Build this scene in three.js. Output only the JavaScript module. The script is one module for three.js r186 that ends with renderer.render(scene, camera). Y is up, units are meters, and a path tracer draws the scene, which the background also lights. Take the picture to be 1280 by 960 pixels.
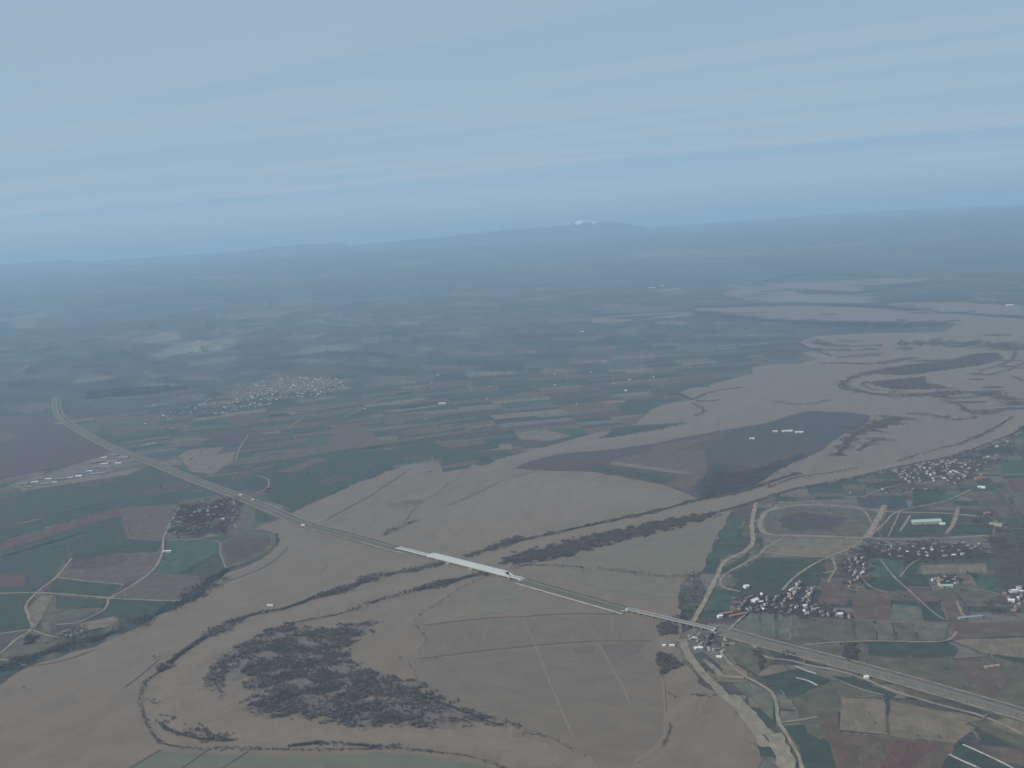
import * as THREE from 'three';
import { mergeGeometries } from 'three/addons/utils/BufferGeometryUtils.js';
import { createNoise2D } from 'simplex-noise';

// ---------------------------------------------------------------- seeded numbers
function rng(seed) { let s = seed | 0; return () => { s = (s + 0x6d2b79f5) | 0; let t = Math.imul(s ^ (s >>> 15), 1 | s); t = (t + Math.imul(t ^ (t >>> 7), 61 | t)) ^ t; return ((t ^ (t >>> 14)) >>> 0) / 4294967296; }; }
const n2 = createNoise2D(rng(11)), n2b = createNoise2D(rng(12)), n2c = createNoise2D(rng(13));
const fbm = (x, y, o = 4, n = n2) => { let s = 0, a = 0.5, f = 1; for (let i = 0; i < o; i++) { s += a * n(x * f, y * f); a *= 0.5; f *= 2.03; } return s; };
const sm = (a, b, x) => { const t = Math.min(1, Math.max(0, (x - a) / (b - a))); return t * t * (3 - 2 * t); };
const hash = (a, b, c = 0) => { let h = Math.imul(a | 0, 374761393) ^ Math.imul(b | 0, 668265263) ^ Math.imul(c | 0, 1274126177); h = Math.imul(h ^ (h >>> 13), 1274126177); return ((h ^ (h >>> 16)) >>> 0) / 4294967296; };

// ---------------------------------------------------------------- camera: from a light aircraft, banked a little
const scene = new THREE.Scene();
const camera = new THREE.PerspectiveCamera(2 * Math.atan(480 / 1244) * 180 / Math.PI, 4 / 3, 5, 300000);
const ROLL = 3.7 * Math.PI / 180, PITCH = Math.atan(196 * Math.cos(ROLL) / 1244);
camera.position.set(0, 950, 0);
camera.up.set(Math.sin(ROLL), Math.cos(ROLL) * Math.cos(PITCH), -Math.cos(ROLL) * Math.sin(PITCH));
camera.lookAt(0, 950 - Math.sin(PITCH), -Math.cos(PITCH));

// ---------------------------------------------------------------- sky: pale winter blue under a thin sheet of cirrostratus with one long clear lane
{
  const W = 3072, Hh = 1536, d = new Float32Array(W * Hh * 4), mix = (a, b, t) => a + (b - a) * t;
  const HOR = [0.285, 0.420, 0.540], CLEAR = [0.255, 0.435, 0.590], VEIL = [0.352, 0.480, 0.605], TOP = [0.225, 0.365, 0.520], HIGH = [0.295, 0.400, 0.515];
  for (let j = 0; j < Hh; j++) {
    const e = ((j + 0.5) / Hh - 0.5) * Math.PI, te = Math.tan(Math.max(e, 0.004)), deg = e * 180 / Math.PI;
    for (let i = 0; i < W; i++) {
      const az = ((i + 0.5) / W - 0.5) * 2 * Math.PI, o = (j * W + i) * 4;
      let c = HOR;
      if (e > 0) {
        const px = Math.cos(az) / te, pz = Math.sin(az) / te;                      // where the look meets a sheet one unit up
        const s = px * -0.455 + (pz + 18.7) * 0.89, l = px * 0.89 + pz * 0.455;    // across and along the cloud lanes
        const wob = 1.1 * n2(l * 0.045, s * 0.05) + 0.45 * n2(l * 0.16, s * 0.3) + 0.25 * n2b(l * 0.5, s * 0.9);
        const lane = 0.75 * sm(-7.5, -1.8, s + wob) * (1 - sm(-1.2, 0.6, s + wob)) * (0.75 + 0.3 * n2c(l * 0.06, 1.7));
        const edge = sm(-0.6, 0.6, s + wob) * (1 - sm(0.8, 3.0, s + wob)) * (0.6 + 0.5 * n2(l * 0.07, 3.1));
        const streak = fbm(l * 0.10, s * 0.6, 4, n2b), broad = fbm(l * 0.06 + 9, s * 0.2, 3, n2c);
        let v = (0.80 + 0.34 * streak + 0.24 * broad) * (1 - 0.8 * lane) + 0.32 * edge;
        v = mix(v, 0.85, 1 - sm(0.8, 2.6, deg));
        const up = sm(5, 24, deg);
        c = [0, 1, 2].map((k) => { const clear = mix(CLEAR[k], TOP[k], up), veil = mix(VEIL[k], HIGH[k], up); return mix(HOR[k], mix(clear, veil, v), sm(0.0, 2.2, deg)); });
      }
      d[o] = c[0]; d[o + 1] = c[1]; d[o + 2] = c[2]; d[o + 3] = 1;
    }
  }
  const sky = new THREE.DataTexture(d, W, Hh, THREE.RGBAFormat, THREE.FloatType);
  sky.mapping = THREE.EquirectangularReflectionMapping; sky.magFilter = THREE.LinearFilter; sky.minFilter = THREE.LinearFilter; sky.needsUpdate = true;
  scene.background = sky; scene.environment = sky;
}

// ---------------------------------------------------------------- sun through the veil, from the left and a little behind; haze; exposure
const sun = new THREE.DirectionalLight(new THREE.Color(1.0, 0.93, 0.86), 4.9);
sun.name = 'sun'; sun.position.set(-8000, 6200, -2300 + 3000); sun.target.position.set(0, 0, -2300);
sun.castShadow = true; sun.shadow.radius = 3; sun.shadow.mapSize.set(4096, 4096);
Object.assign(sun.shadow.camera, { left: -5000, right: 5000, top: 5000, bottom: -5000, near: 100, far: 25000 });
scene.add(sun, sun.target);
scene.fog = new THREE.FogExp2(new THREE.Color(0.475, 0.725, 0.95), 5.6e-5);
const renderer = new THREE.WebGLRenderer({ antialias: true });
renderer.toneMapping = THREE.LinearToneMapping; renderer.toneMappingExposure = 1.0; renderer.shadowMap.enabled = true;

// the map, in metres: x east of the origin, z towards the viewer
const FIELDS = [
  ["slate",[-2255,-3859,-1929,-3985,-1710,-4099,-1645,-4397,-1330,-3962,-1342,-3878,-1553,-3774,-1999,-3391]],
  ["plum",[-2427,-4173,-2268,-4270,-2028,-4535,-1934,-4777,-2366,-5340,-2939,-6005,-3436,-6019]],
  ["plum",[-2939,-5110,-2570,-5216,-2518,-5388,-2247,-5057,-2303,-4814,-2608,-4505]],
  ["brown",[-3139,-5476,-2885,-5505,-2666,-5328,-2739,-5128,-2939,-5110]],
  ["green",[-1944,-3291,-1862,-3456,-1751,-3590,-1553,-3774,-1335,-3876,-1289,-3655,-1506,-3651,-1690,-3457,-1862,-3142]],
  ["red",[-1843,-3106,-1752,-3235,-1657,-3479,-1510,-3663,-1464,-3620,-1462,-3536,-1571,-3412,-1797,-3021]],
  ["slate",[-1779,-2989,-1724,-3179,-1578,-3395,-1462,-3536,-1288,-3496,-1201,-3198,-1454,-3046,-1797,-3021]],
  ["brown",[-1497,-3627,-1354,-3648,-1278,-3620,-1232,-3338,-1186,-3186,-1313,-3213,-1435,-3479]],
  ["green",[-1449,-3502,-1320,-3231,-1189,-3178,-1169,-3068,-1429,-3018,-1483,-3301]],
  ["plum",[-1539,-3865,-1459,-3957,-1361,-4009,-1325,-3949,-1421,-3801]],
  ["slate",[-1834,-3089,-1454,-3046,-1416,-2892,-1393,-2748,-1663,-2777]],
  ["red",[-1779,-2989,-1524,-2926,-1468,-2813,-1694,-2834]],
  ["green",[-1706,-2856,-1468,-2813,-1415,-2784,-1403,-2750,-1670,-2791]],
  ["brown",[-1429,-3018,-1287,-3075,-1155,-3065,-1111,-2979,-1118,-2857,-1160,-2770,-1404,-2876]],
  ["plum",[-1412,-3038,-1294,-3093,-1235,-3003,-1305,-2928,-1390,-2944]],
  ["green",[-1404,-2876,-1160,-2770,-1160,-2669,-1393,-2748,-1387,-2785]],
  ["bright",[-1177,-3185,-994,-3138,-949,-3024,-1002,-2899,-1019,-2838,-1108,-2855,-1119,-2980]],
  ["green",[-987,-3112,-884,-2848,-917,-2792,-1019,-2838,-1002,-2899,-949,-3024]],
  ["brown",[-1108,-2848,-917,-2792,-916,-2663,-917,-2609,-1153,-2662,-1130,-2752]],
  ["green",[-1147,-2649,-919,-2603,-946,-2544,-999,-2482,-1070,-2504,-1147,-2528,-1150,-2637]],
  ["olive",[-1354,-2722,-1164,-2658,-1148,-2567,-1186,-2529,-1271,-2505,-1313,-2550,-1341,-2635]],
  ["green",[-1331,-2712,-1167,-2652,-1158,-2592,-1282,-2602]],
  ["tan",[-1284,-2465,-1374,-2629,-1387,-2734,-1344,-2720,-1319,-2619,-1291,-2525,-1273,-2458]],
  ["green",[-1659,-2770,-1400,-2736,-1382,-2642,-1294,-2477,-1472,-2429]],
  ["plum",[-1472,-2429,-1291,-2466,-1295,-2401,-1401,-2299]],
  ["tan",[-1167,-2483,-1097,-2520,-1068,-2498,-1086,-2448,-1132,-2430]],
  ["olive",[-1300,-2329,-1283,-2454,-1148,-2438,-1179,-2325,-1258,-2246]],
  ["green",[-1367,-2236,-1268,-2265,-1192,-2228,-1184,-2180,-1221,-2173,-1299,-2112]],
  ["olive",[-1024,-3487,-980,-3604,-853,-3369,-895,-3257,-954,-3172,-992,-3215]],
  ["green",[-954,-3471,-949,-3501,-853,-3369,-904,-3314]],
  ["olive",[-984,-3111,-947,-3205,-885,-3236,-811,-3185,-783,-3094,-789,-2976,-833,-2902,-883,-2855]],
  ["plum",[-971,-3092,-931,-3184,-833,-3164,-804,-3074,-843,-2941,-890,-2899]],
  ["brown",[-871,-4568,-904,-4954,-835,-5035,-735,-4899,-639,-4603,-578,-4567,-644,-4500,-795,-4443,-1035,-4290,-1068,-4524,-976,-4530]],
  ["bright",[-1003,-4771,-903,-4759,-882,-4589,-1010,-4610]],
  ["brown",[-874,-3847,-853,-3983,-727,-3977,-781,-3861,-830,-3750]],
  ["green",[-995,-3791,-911,-4026,-725,-4073,-494,-4109,-569,-3896,-675,-3712,-739,-3591,-801,-3457,-917,-3589]],
  ["plum",[-800,-3841,-722,-3949,-665,-3895,-746,-3802]],
  ["tan",[-1574,-4537,-1559,-4667,-1395,-4672,-1390,-4468,-1308,-4560,-1267,-4339,-1284,-4110,-1398,-4183,-1486,-4354]],
  ["tan",[-124,-4344,-17,-4329,-15,-4215,-105,-4210]],
  ["tan",[4,-4567,137,-4599,260,-4414,162,-4341,20,-4402]],
  ["brown",[506,-4691,639,-4811,657,-4721,547,-4560]],
  ["green",[-1137,-3978,-1008,-4298,-775,-4389,-449,-4375,-497,-4140,-753,-4039,-961,-3783,-1052,-3770]],
  ["brown",[-1013,-4080,-887,-4310,-825,-4261,-924,-4056]],
  ["green",[357,-4332,449,-4517,554,-4557,766,-4526,893,-4600,819,-4508,559,-4373]],
  ["green",[-560,-4408,-89,-4470,-71,-4263,-294,-4172,-503,-4201]],
  ["brown",[-385,-4491,-163,-4493,-132,-4363,-302,-4332]],
  ["red",[-1630,-5365,-1539,-5521,-1398,-5401,-1473,-5268]],
  ["plum",[-1653,-5012,-1443,-5150,-1211,-4874,-1327,-4705]],
  ["waste",[-2099,-4066,-2009,-4162,-1868,-4236,-1753,-4396,-1689,-4472,-1861,-4686,-1988,-4621,-2088,-4337,-2182,-4165]],
  ["waste",[766,-3078,923,-3173,1179,-3151,1144,-2991,1009,-2760,1314,-2696,1268,-2579,954,-2642,881,-2589,666,-2644]],
  ["scrub",[1144,-2991,1436,-2924,1333,-2722,1041,-2784]],
  ["waste",[361,-2185,395,-2217,458,-2146,439,-2063,414,-2006,382,-1991,351,-2064]],
  ["plum",[517,-2730,721,-2999,776,-3169,718,-3144,654,-3014,488,-2587]],
  ["olive",[729,-2858,754,-2992,814,-3122,907,-3119,1114,-2998,987,-2765,786,-2830]],
  ["scrub",[792,-2984,887,-3050,1006,-2953,924,-2855,796,-2867]],
  ["tan",[682,-2704,753,-2799,985,-2758,913,-2650,840,-2624,737,-2658]],
  ["green",[657,-2653,835,-2618,805,-2558,718,-2481,667,-2415,638,-2381,576,-2414,531,-2433,575,-2533]],
  ["green",[803,-2552,718,-2481,687,-2434,750,-2411]],
  ["brown",[771,-2466,844,-2458,805,-2335,762,-2274,704,-2304,742,-2384]],
  ["brown",[810,-2350,901,-2334,832,-2173,753,-2186]],
  ["sage",[878,-2269,933,-2244,908,-2161,833,-2173]],
  ["green",[943,-2258,990,-2265,954,-2153,909,-2161]],
  ["brown",[995,-2264,1032,-2243,1004,-2150,957,-2153]],
  ["bright",[948,-2582,1018,-2569,956,-2437,914,-2445]],
  ["green",[1018,-2562,1058,-2554,1011,-2451,979,-2445]],
  ["tan",[1045,-2512,1212,-2499,1183,-2430,1020,-2443]],
  ["bright",[1145,-2420,1198,-2416,1149,-2295,1106,-2319]],
  ["scrub",[1316,-2696,1521,-2682,1299,-2284,1153,-2311]],
  ["olive",[988,-2329,1112,-2362,1147,-2290,1087,-2208,1035,-2257]],
  ["sage",[479,-2175,548,-2290,563,-2287,526,-2140]],
  ["sage",[567,-2287,596,-2272,554,-2118,529,-2140]],
  ["sage",[600,-2266,629,-2251,583,-2100,559,-2117]],
  ["olive",[631,-2246,753,-2191,716,-2075,588,-2099]],
  ["olive",[755,-2177,795,-2170,766,-2071,721,-2074]],
  ["sage",[801,-2169,835,-2163,807,-2069,769,-2071]],
  ["olive",[842,-2162,878,-2156,852,-2062,809,-2064]],
  ["sage",[884,-2155,959,-2143,906,-2053,855,-2057]],
  ["brown",[965,-2133,1207,-2121,1161,-2039,969,-2052,920,-2051]],
  ["tan",[919,-2043,967,-2048,1155,-2027,1092,-1916,958,-1971]],
  ["green",[745,-2066,910,-2044,915,-2002,885,-1966,774,-1983,723,-2007]],
  ["olive",[716,-1988,887,-1962,951,-1964,1002,-1926,1071,-1878,997,-1745,882,-1720,870,-1762,780,-1877,704,-1955]],
  ["brown",[882,-1959,940,-1958,949,-1852,879,-1774,856,-1866]],
  ["olive",[592,-2056,699,-2060,738,-2063,702,-1963,653,-2002]],
  ["tan",[605,-1825,683,-1808,638,-1677,560,-1702]],
  ["tan",[691,-1803,735,-1768,829,-1709,765,-1650,743,-1630,641,-1674]],
  ["brown",[559,-1693,636,-1669,740,-1628,684,-1553,639,-1445,529,-1458,566,-1609]],
  ["red",[646,-1656,708,-1635,660,-1587,554,-1455,585,-1570]],
  ["olive",[610,-1898,679,-1821,603,-1825,579,-1770,525,-1730,496,-1734,505,-1796,509,-1831]],
  ["rust",[579,-1770,559,-1702,564,-1612,527,-1458,495,-1462,532,-1697,527,-1727]],
  ["green",[470,-1936,563,-1960,608,-1901,531,-1852,502,-1833,496,-1875]],
  ["green",[616,-1915,649,-1906,711,-1824,692,-1806,646,-1860]],
  ["green",[462,-1730,501,-1731,527,-1663,495,-1462,435,-1468,471,-1659]],
  ["olive",[503,-1730,520,-1722,531,-1685,516,-1673,502,-1704]],
  ["olive",[793,-1695,844,-1710,881,-1613,879,-1535,842,-1591]],
  ["tan",[828,-1691,906,-1583,957,-1674,880,-1717]],
  ["green",[754,-1643,830,-1446,785,-1366,651,-1444,688,-1558]],
  ["bright",[636,-3036,696,-2988,666,-2927,623,-2962]],
  ["bright",[605,-2924,658,-2881,621,-2834,581,-2850]],
  ["bright",[525,-2728,589,-2715,560,-2665,509,-2682]],
  ["green",[498,-2650,556,-2639,518,-2575,484,-2588]],
  ["bright",[487,-2430,516,-2369,491,-2294,439,-2303,460,-2368]],
  ["green",[543,-2589,633,-2692,639,-2670,567,-2553]],
  ["olive",[445,-2148,495,-2092,523,-2062,522,-2005,466,-1940,439,-2002,427,-2065]],
  ["sage",[414,-1911,444,-1918,474,-1878,469,-1817,451,-1755,436,-1822]],
  ["scrub",[346,-2056,384,-2071,407,-1975,380,-1964]],
  ["scrub",[1106,-3168,1215,-3142,1164,-3031,1075,-3043]],
  ["green",[1312,-3218,1414,-3183,1330,-3039,1233,-3025]],
  ["bright",[1384,-3140,1440,-3136,1395,-3070,1357,-3089]],
  ["bright",[1738,-3491,1845,-3511,1746,-3323,1668,-3343]],
  ["red",[1644,-3261,1862,-3292,1739,-3073,1598,-3137]],
  ["olive",[1629,-3265,1593,-3129,1720,-3039,1590,-2806,1513,-2907]],
  ["green",[1060,-2810,1126,-2868,1156,-2861,1104,-2801]],
  ["green",[1124,-2781,1202,-2926,1308,-2911,1270,-2836,1219,-2754]],
  ["green",[1287,-2833,1386,-2811,1341,-2720,1237,-2742]],
  ["olive",[1221,-3262,1338,-3296,1272,-3148,1191,-3167]]
];
const ISLAND = [-15,-3867,62,-3984,189,-4079,402,-4093,580,-4149,771,-4255,947,-4338,1147,-4418,1275,-4549,1393,-4630,1566,-4527,1623,-4428,1519,-4240,1413,-4136,1294,-3980,1193,-3818,1067,-3690,921,-3541,812,-3364,609,-3258,591,-3303,521,-3470,395,-3619,286,-3734,134,-3788];
const ISLAND_FIELDS = [
  ["brown",[379,-3881,418,-3940,558,-4002,766,-3971,733,-3743,692,-3602,635,-3464,586,-3399,521,-3470,576,-3536,651,-3625,518,-3736,387,-3811]],
  ["tan",[379,-3881,520,-3749,651,-3625,622,-3596,485,-3719,367,-3830]],
  ["green",[266,-3791,330,-3800,582,-3570,523,-3481,427,-3635]],
  ["brown",[573,-4104,853,-4229,932,-4272,742,-4085,636,-3979,556,-3988]],
  ["scrub",[950,-4319,1142,-4401,1387,-4611,1610,-4413,1294,-3980,985,-3807,752,-3805,775,-3983,869,-4142]],
  ["darkwood",[746,-3779,897,-3621,955,-3669,1140,-3819,957,-3568,812,-3364,614,-3267,618,-3402,711,-3609]],
  ["plum",[61,-3970,383,-4068,563,-4107,546,-3991,401,-3931,262,-3819,74,-3857]]
];
const WATER = [
  [-1008,-1008,-1615,-1751,-1332,-2045,-1200,-2129,-1188,-2227,-1066,-2321,-1001,-2414,-966,-2509,-906,-2589,-889,-2640,-897,-2697,-875,-2818,-806,-2890,-787,-2976,-781,-3086,-804,-3175,-846,-3219,-899,-3248,-878,-3299,-815,-3390,-795,-3455,-737,-3579,-673,-3700,-630,-3810,-565,-3869,-528,-3965,-469,-4031,-389,-4066,-327,-4049,-291,-3875,-198,-3890,-185,-3996,-131,-3912,-87,-4040,-20,-4094,32,-4139,194,-4282,368,-4451,443,-4463,359,-4315,557,-4356,819,-4489,896,-4619,836,-4541,554,-4557,695,-4922,777,-5053,945,-5110,917,-5377,1002,-5481,1090,-5473,1133,-5570,1429,-5846,1491,-6093,1605,-6148,1777,-6103,2004,-6298,2051,-6881,2102,-7149,2299,-7408,2645,-7367,3154,-7165,3441,-7579,3452,-7770,2975,-8100,2428,-8480,1913,-9675,1938,-10341,2242,-10095,2841,-9910,3372,-9178,3793,-8096,4323,-6983,2752,-4428,2370,-4264,2129,-4057,1960,-3868,1796,-3726,1659,-3629,1472,-3539,1349,-3487,1222,-3415,1074,-3352,915,-3285,833,-3234,735,-3160,687,-3124,655,-3040,585,-2865,480,-2582,415,-2507,382,-2382,370,-2290,359,-2185,331,-2113,334,-2018,344,-1928,375,-1864,393,-1785,406,-1752,401,-1693,403,-1664,383,-1594,350,-1298,254,-916],
  [3398,-13327,4278,-13921,4806,-12796,5219,-12671,4923,-11884,4280,-11774,3935,-11074,3599,-11719],
  [2838,-12520,3330,-12666,3361,-11095,3757,-10454,3567,-9709,2940,-10255,2601,-10908],
  [2031,-13369,2859,-14381,3210,-12799,3070,-12439,2694,-13560,2000,-12896],
  [878,-9897,1335,-10019,1806,-9944,1801,-9579,1257,-9456,877,-9473],
  [3625,-9452,4185,-9170,4412,-8335,4686,-7573,4511,-7289,3849,-8286]
];
const SHALLOWS_AND_SHADE = [
  ["floodgrass",[-720,-1790,-674,-1770,-402,-1728,-297,-1729,-176,-1697,-87,-1651,-45,-1522,-799,-1607,-760,-1726]],
  ["siltdark",[-265,-2124,-39,-2145,153,-2154,279,-2135,267,-1914,238,-1729,169,-1633,122,-1636,32,-1737,-106,-1865,-219,-1979]],
  ["siltgreen",[-143,-2561,-35,-2572,-10,-2496,-37,-2374,-117,-2371]],
  ["siltgreen",[122,-2752,284,-2835,495,-2956,640,-3017,572,-2829,477,-2576,374,-2558,101,-2680]],
  ["siltdark",[-254,-2323,-37,-2327,236,-2302,276,-2153,145,-2164,-39,-2158,-240,-2145]],
  ["siltpale",[-248,-3310,-23,-3753,275,-3614,549,-3302,290,-3187,-31,-2978,-152,-2864,-279,-2966]],
  ["siltdark",[-475,-3422,-432,-3495,-359,-3489,-345,-3433,-406,-3386]],
  ["laned_and_shade",[158,-2145,207,-2146,260,-2129,246,-2092,207,-2069,182,-2032,164,-2076]],  // tree shadows on the flood, painted as a darker patch of water
  ["laned_and_shade",[98,-2128,135,-2148,153,-2128,139,-2096,107,-2101]],  // smaller patch of painted tree shadow, no shoal here
  ["siltgreen",[102,-2687,372,-2546,391,-2408,288,-2398,97,-2597]]
];
const TRACKS = [
  ["dirt",9,[-1516,-2764,-1406,-2750,-1285,-2710,-1162,-2664,-1003,-2618,-919,-2603]],
  ["dirt",8,[-1162,-2664,-1141,-2578,-1159,-2524,-1180,-2490,-1232,-2488]],
  ["dirt",9,[-1433,-3057,-1404,-2876,-1403,-2743,-1386,-2648,-1334,-2554,-1286,-2465,-1295,-2401,-1295,-2319,-1337,-2181]],
  ["dirt",8,[-1286,-2465,-1358,-2446,-1457,-2402]],
  ["dirt",7,[-1286,-2465,-1219,-2414,-1182,-2398]],
  ["dirt",9,[-1272,-3629,-1228,-3385,-1196,-3223,-1147,-3063,-1124,-2959,-1116,-2850,-1132,-2759,-1157,-2663]],
  ["dirt",6,[-1181,-3194,-994,-3138,-947,-3008,-884,-2848]],
  ["dirt",7,[-1409,-2877,-1285,-2820,-1160,-2770]],
  ["dirt",12,[-2330,-3996,-2176,-4085,-2111,-4161,-2030,-4208,-1900,-4230,-1795,-4318,-1683,-4455]],
  ["dirt",8,[-1095,-3699,-1021,-3487,-1006,-3364,-967,-3281]],
  ["dirt",7,[-1380,-2260,-1275,-2280,-1192,-2236]],
  ["gravel",18,[846,-3133,786,-3073,743,-2977,723,-2883,741,-2840,817,-2816,985,-2758,1086,-2722,1320,-2710]],
  ["dirt",16,[781,-3187,711,-2959,665,-2772,626,-2708,553,-2633,513,-2532,483,-2459,448,-2370,411,-2283,391,-2237]],
  ["dirt",10,[768,-2811,685,-2717,656,-2667,587,-2594,529,-2529,507,-2473,511,-2443,544,-2409]],
  ["dirt",8,[676,-2698,737,-2658,825,-2620]],
  ["dirt",9,[649,-2401,693,-2468,759,-2548,835,-2618,915,-2678,977,-2737]],
  ["dirt",8,[846,-2616,818,-2512,782,-2500]],
  ["dirt",7,[818,-2512,776,-2435]],
  ["dirt",9,[456,-2170,489,-2216,545,-2290,567,-2302,583,-2274]],
  ["dirt",20,[994,-2763,1051,-2860,1126,-2996,1160,-3060]],
  ["dirt",8,[1000,-2762,1088,-2876,1172,-2985,1350,-3062,1492,-3174]],
  ["dirt",14,[778,-3075,907,-3119,1046,-3068,1144,-2991,1296,-2939,1407,-2863]],
  ["dirt",10,[1103,-2794,1192,-2937]],
  ["dirt",14,[1216,-2747,1278,-2835,1361,-2986]],
  ["tan2",26,[991,-2742,1083,-2715,1194,-2707,1301,-2670]],
  ["road",14,[1603,-3294,1562,-3156,1512,-2978,1474,-2832,1478,-2605]],
  ["road",10,[1019,-2449,1045,-2346,1037,-2242,1008,-2158]],
  ["gravel",8,[1027,-2259,1005,-2173,1009,-2153]],
  ["dirt",7,[595,-2068,668,-2074,746,-2070,911,-2048,951,-2090]],
  ["gravel",22,[347,-2142,349,-2056,358,-1983,372,-1913,385,-1855,400,-1800,406,-1746,411,-1695,409,-1658]],
  ["dirt",9,[430,-2077,421,-2053,426,-2004,442,-1944,462,-1904,476,-1867,476,-1823,461,-1754,461,-1688,461,-1624,435,-1491]],
  ["gravel",14,[376,-2031,391,-1978,401,-1946,439,-1933]],
  ["gravel",26,[398,-1861,409,-1809,420,-1760,428,-1704]],
  ["gravel",40,[436,-1703,437,-1655,432,-1588,412,-1471]],
  ["dirt",7,[461,-1742,500,-1746,535,-1754]],
  ["gravel",9,[495,-2092,512,-2019,550,-2001,584,-1972,625,-1943,663,-1908,709,-1838,736,-1807,790,-1754,824,-1724,848,-1688,899,-1570]],
  ["gravel",6,[624,-1892,651,-1853,686,-1820]],
  ["concrete",6,[557,-1969,575,-1943,588,-1930]],
  ["concrete",6,[543,-1918,562,-1901,574,-1878]],
  ["concrete",6,[714,-1596,728,-1571,744,-1546,762,-1488]],
  ["concrete",5,[751,-1624,766,-1600,793,-1550,811,-1506]],
  ["dirt",9,[-912,-5258,-823,-5565,-761,-5810,-642,-6055,-507,-6253]],
  ["dirt",9,[-1171,-5061,-1096,-5562,-1008,-5581]],
  ["dirt",8,[-1078,-4029,-1015,-3947,-988,-3790,-1013,-3736]],
  ["dirt",8,[-1257,-4367,-1307,-4628,-1341,-4914]],
  ["dirt",8,[-3048,-6464,-2812,-6528,-2508,-6570,-2224,-6688,-1986,-7016]],
  ["dirt",10,[-3671,-7988,-3080,-6630]],
  ["pale",5,[-586,-3103,-497,-3019,-398,-2921,-358,-2890]],
  ["dirt",7,[1126,-3163,1246,-3256,1343,-3295]],
  ["dirt",6,[1052,-2751,1117,-2870,1178,-2983]],
  ["dirt",6,[1073,-2341,1124,-2305,1153,-2257]],
  ["dirt",6,[881,-2589,869,-2465,868,-2378,892,-2335]],
  ["dirt",6,[962,-2573,948,-2439,947,-2326,946,-2207,951,-2154]],
  ["gravel",7,[1054,-2884,1075,-3007,1051,-3085]],
  ["dirt",6,[617,-2238,607,-2270]],
  ["dirt",5,[962,-2436,1030,-2528,1062,-2554]]
];
const LANES = [
  ["channel",80,[2880,-5113,2355,-4470,1939,-3890,1649,-3672,1314,-3509,986,-3386,757,-3252,551,-3164,224,-3040,-32,-2832,-214,-2687,-404,-2584]],
  ["channel",70,[-404,-2584,-542,-2503,-647,-2408,-740,-2304,-797,-2186,-805,-2065,-774,-1958,-716,-1877,-628,-1840,-417,-1810,-227,-1782,-73,-1733,42,-1649]],
  ["channel",110,[2692,-5195,2896,-5672,2944,-6017,2526,-6075,2079,-6069,1991,-6595]],
  ["channel",110,[2772,-5463,2449,-5361,2100,-5366,1872,-5319,1833,-5170,1909,-4984,2171,-4930]],
  ["channel",90,[-20,-4035,187,-4171,442,-4289,750,-4437,1095,-4822,1355,-5204]],
  ["lane",7,[13,-2172,30,-2043,45,-1927,60,-1823,71,-1738]],
  ["lane",6,[155,-2172,173,-2042,187,-1932,195,-1838]],
  ["laned_and_shade",6,[-37,-2337,82,-2338,237,-2312]],
  ["laned_and_shade",6,[-254,-2323,-156,-2337,-37,-2343]],
  ["laned_and_shade",6,[-252,-2130,-149,-2144,-39,-2158,145,-2164,280,-2143]],
  ["lane",6,[-8,-2317,13,-2172]],
  ["laned_and_shade",4,[-1506,-2743,-1509,-2743]],
  ["lane",5,[278,-2130,273,-1950,257,-1813]],
  ["laned_and_shade",5,[-667,-3299,-602,-3472,-568,-3539,-511,-3730,-433,-3994]],
  ["laned_and_shade",4,[-252,-3390,-157,-3527,-23,-3728,104,-3822]],
  ["laned_and_shade",4,[-1182,-2226,-1107,-2250,-1053,-2305]],
  ["laned_and_shade",4,[-900,-2079,-885,-2136,-871,-2219]],
  ["laned_and_shade",4,[-760,-1726,-722,-1791]],
  ["laned_and_shade",4,[-659,-1714,-626,-1779]],
  ["laned_and_shade",4,[-582,-1705,-545,-1763]],
  ["laned_and_shade",4,[-916,-2657,-889,-2696,-787,-2816,-757,-2888,-740,-3013]]
];
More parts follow.
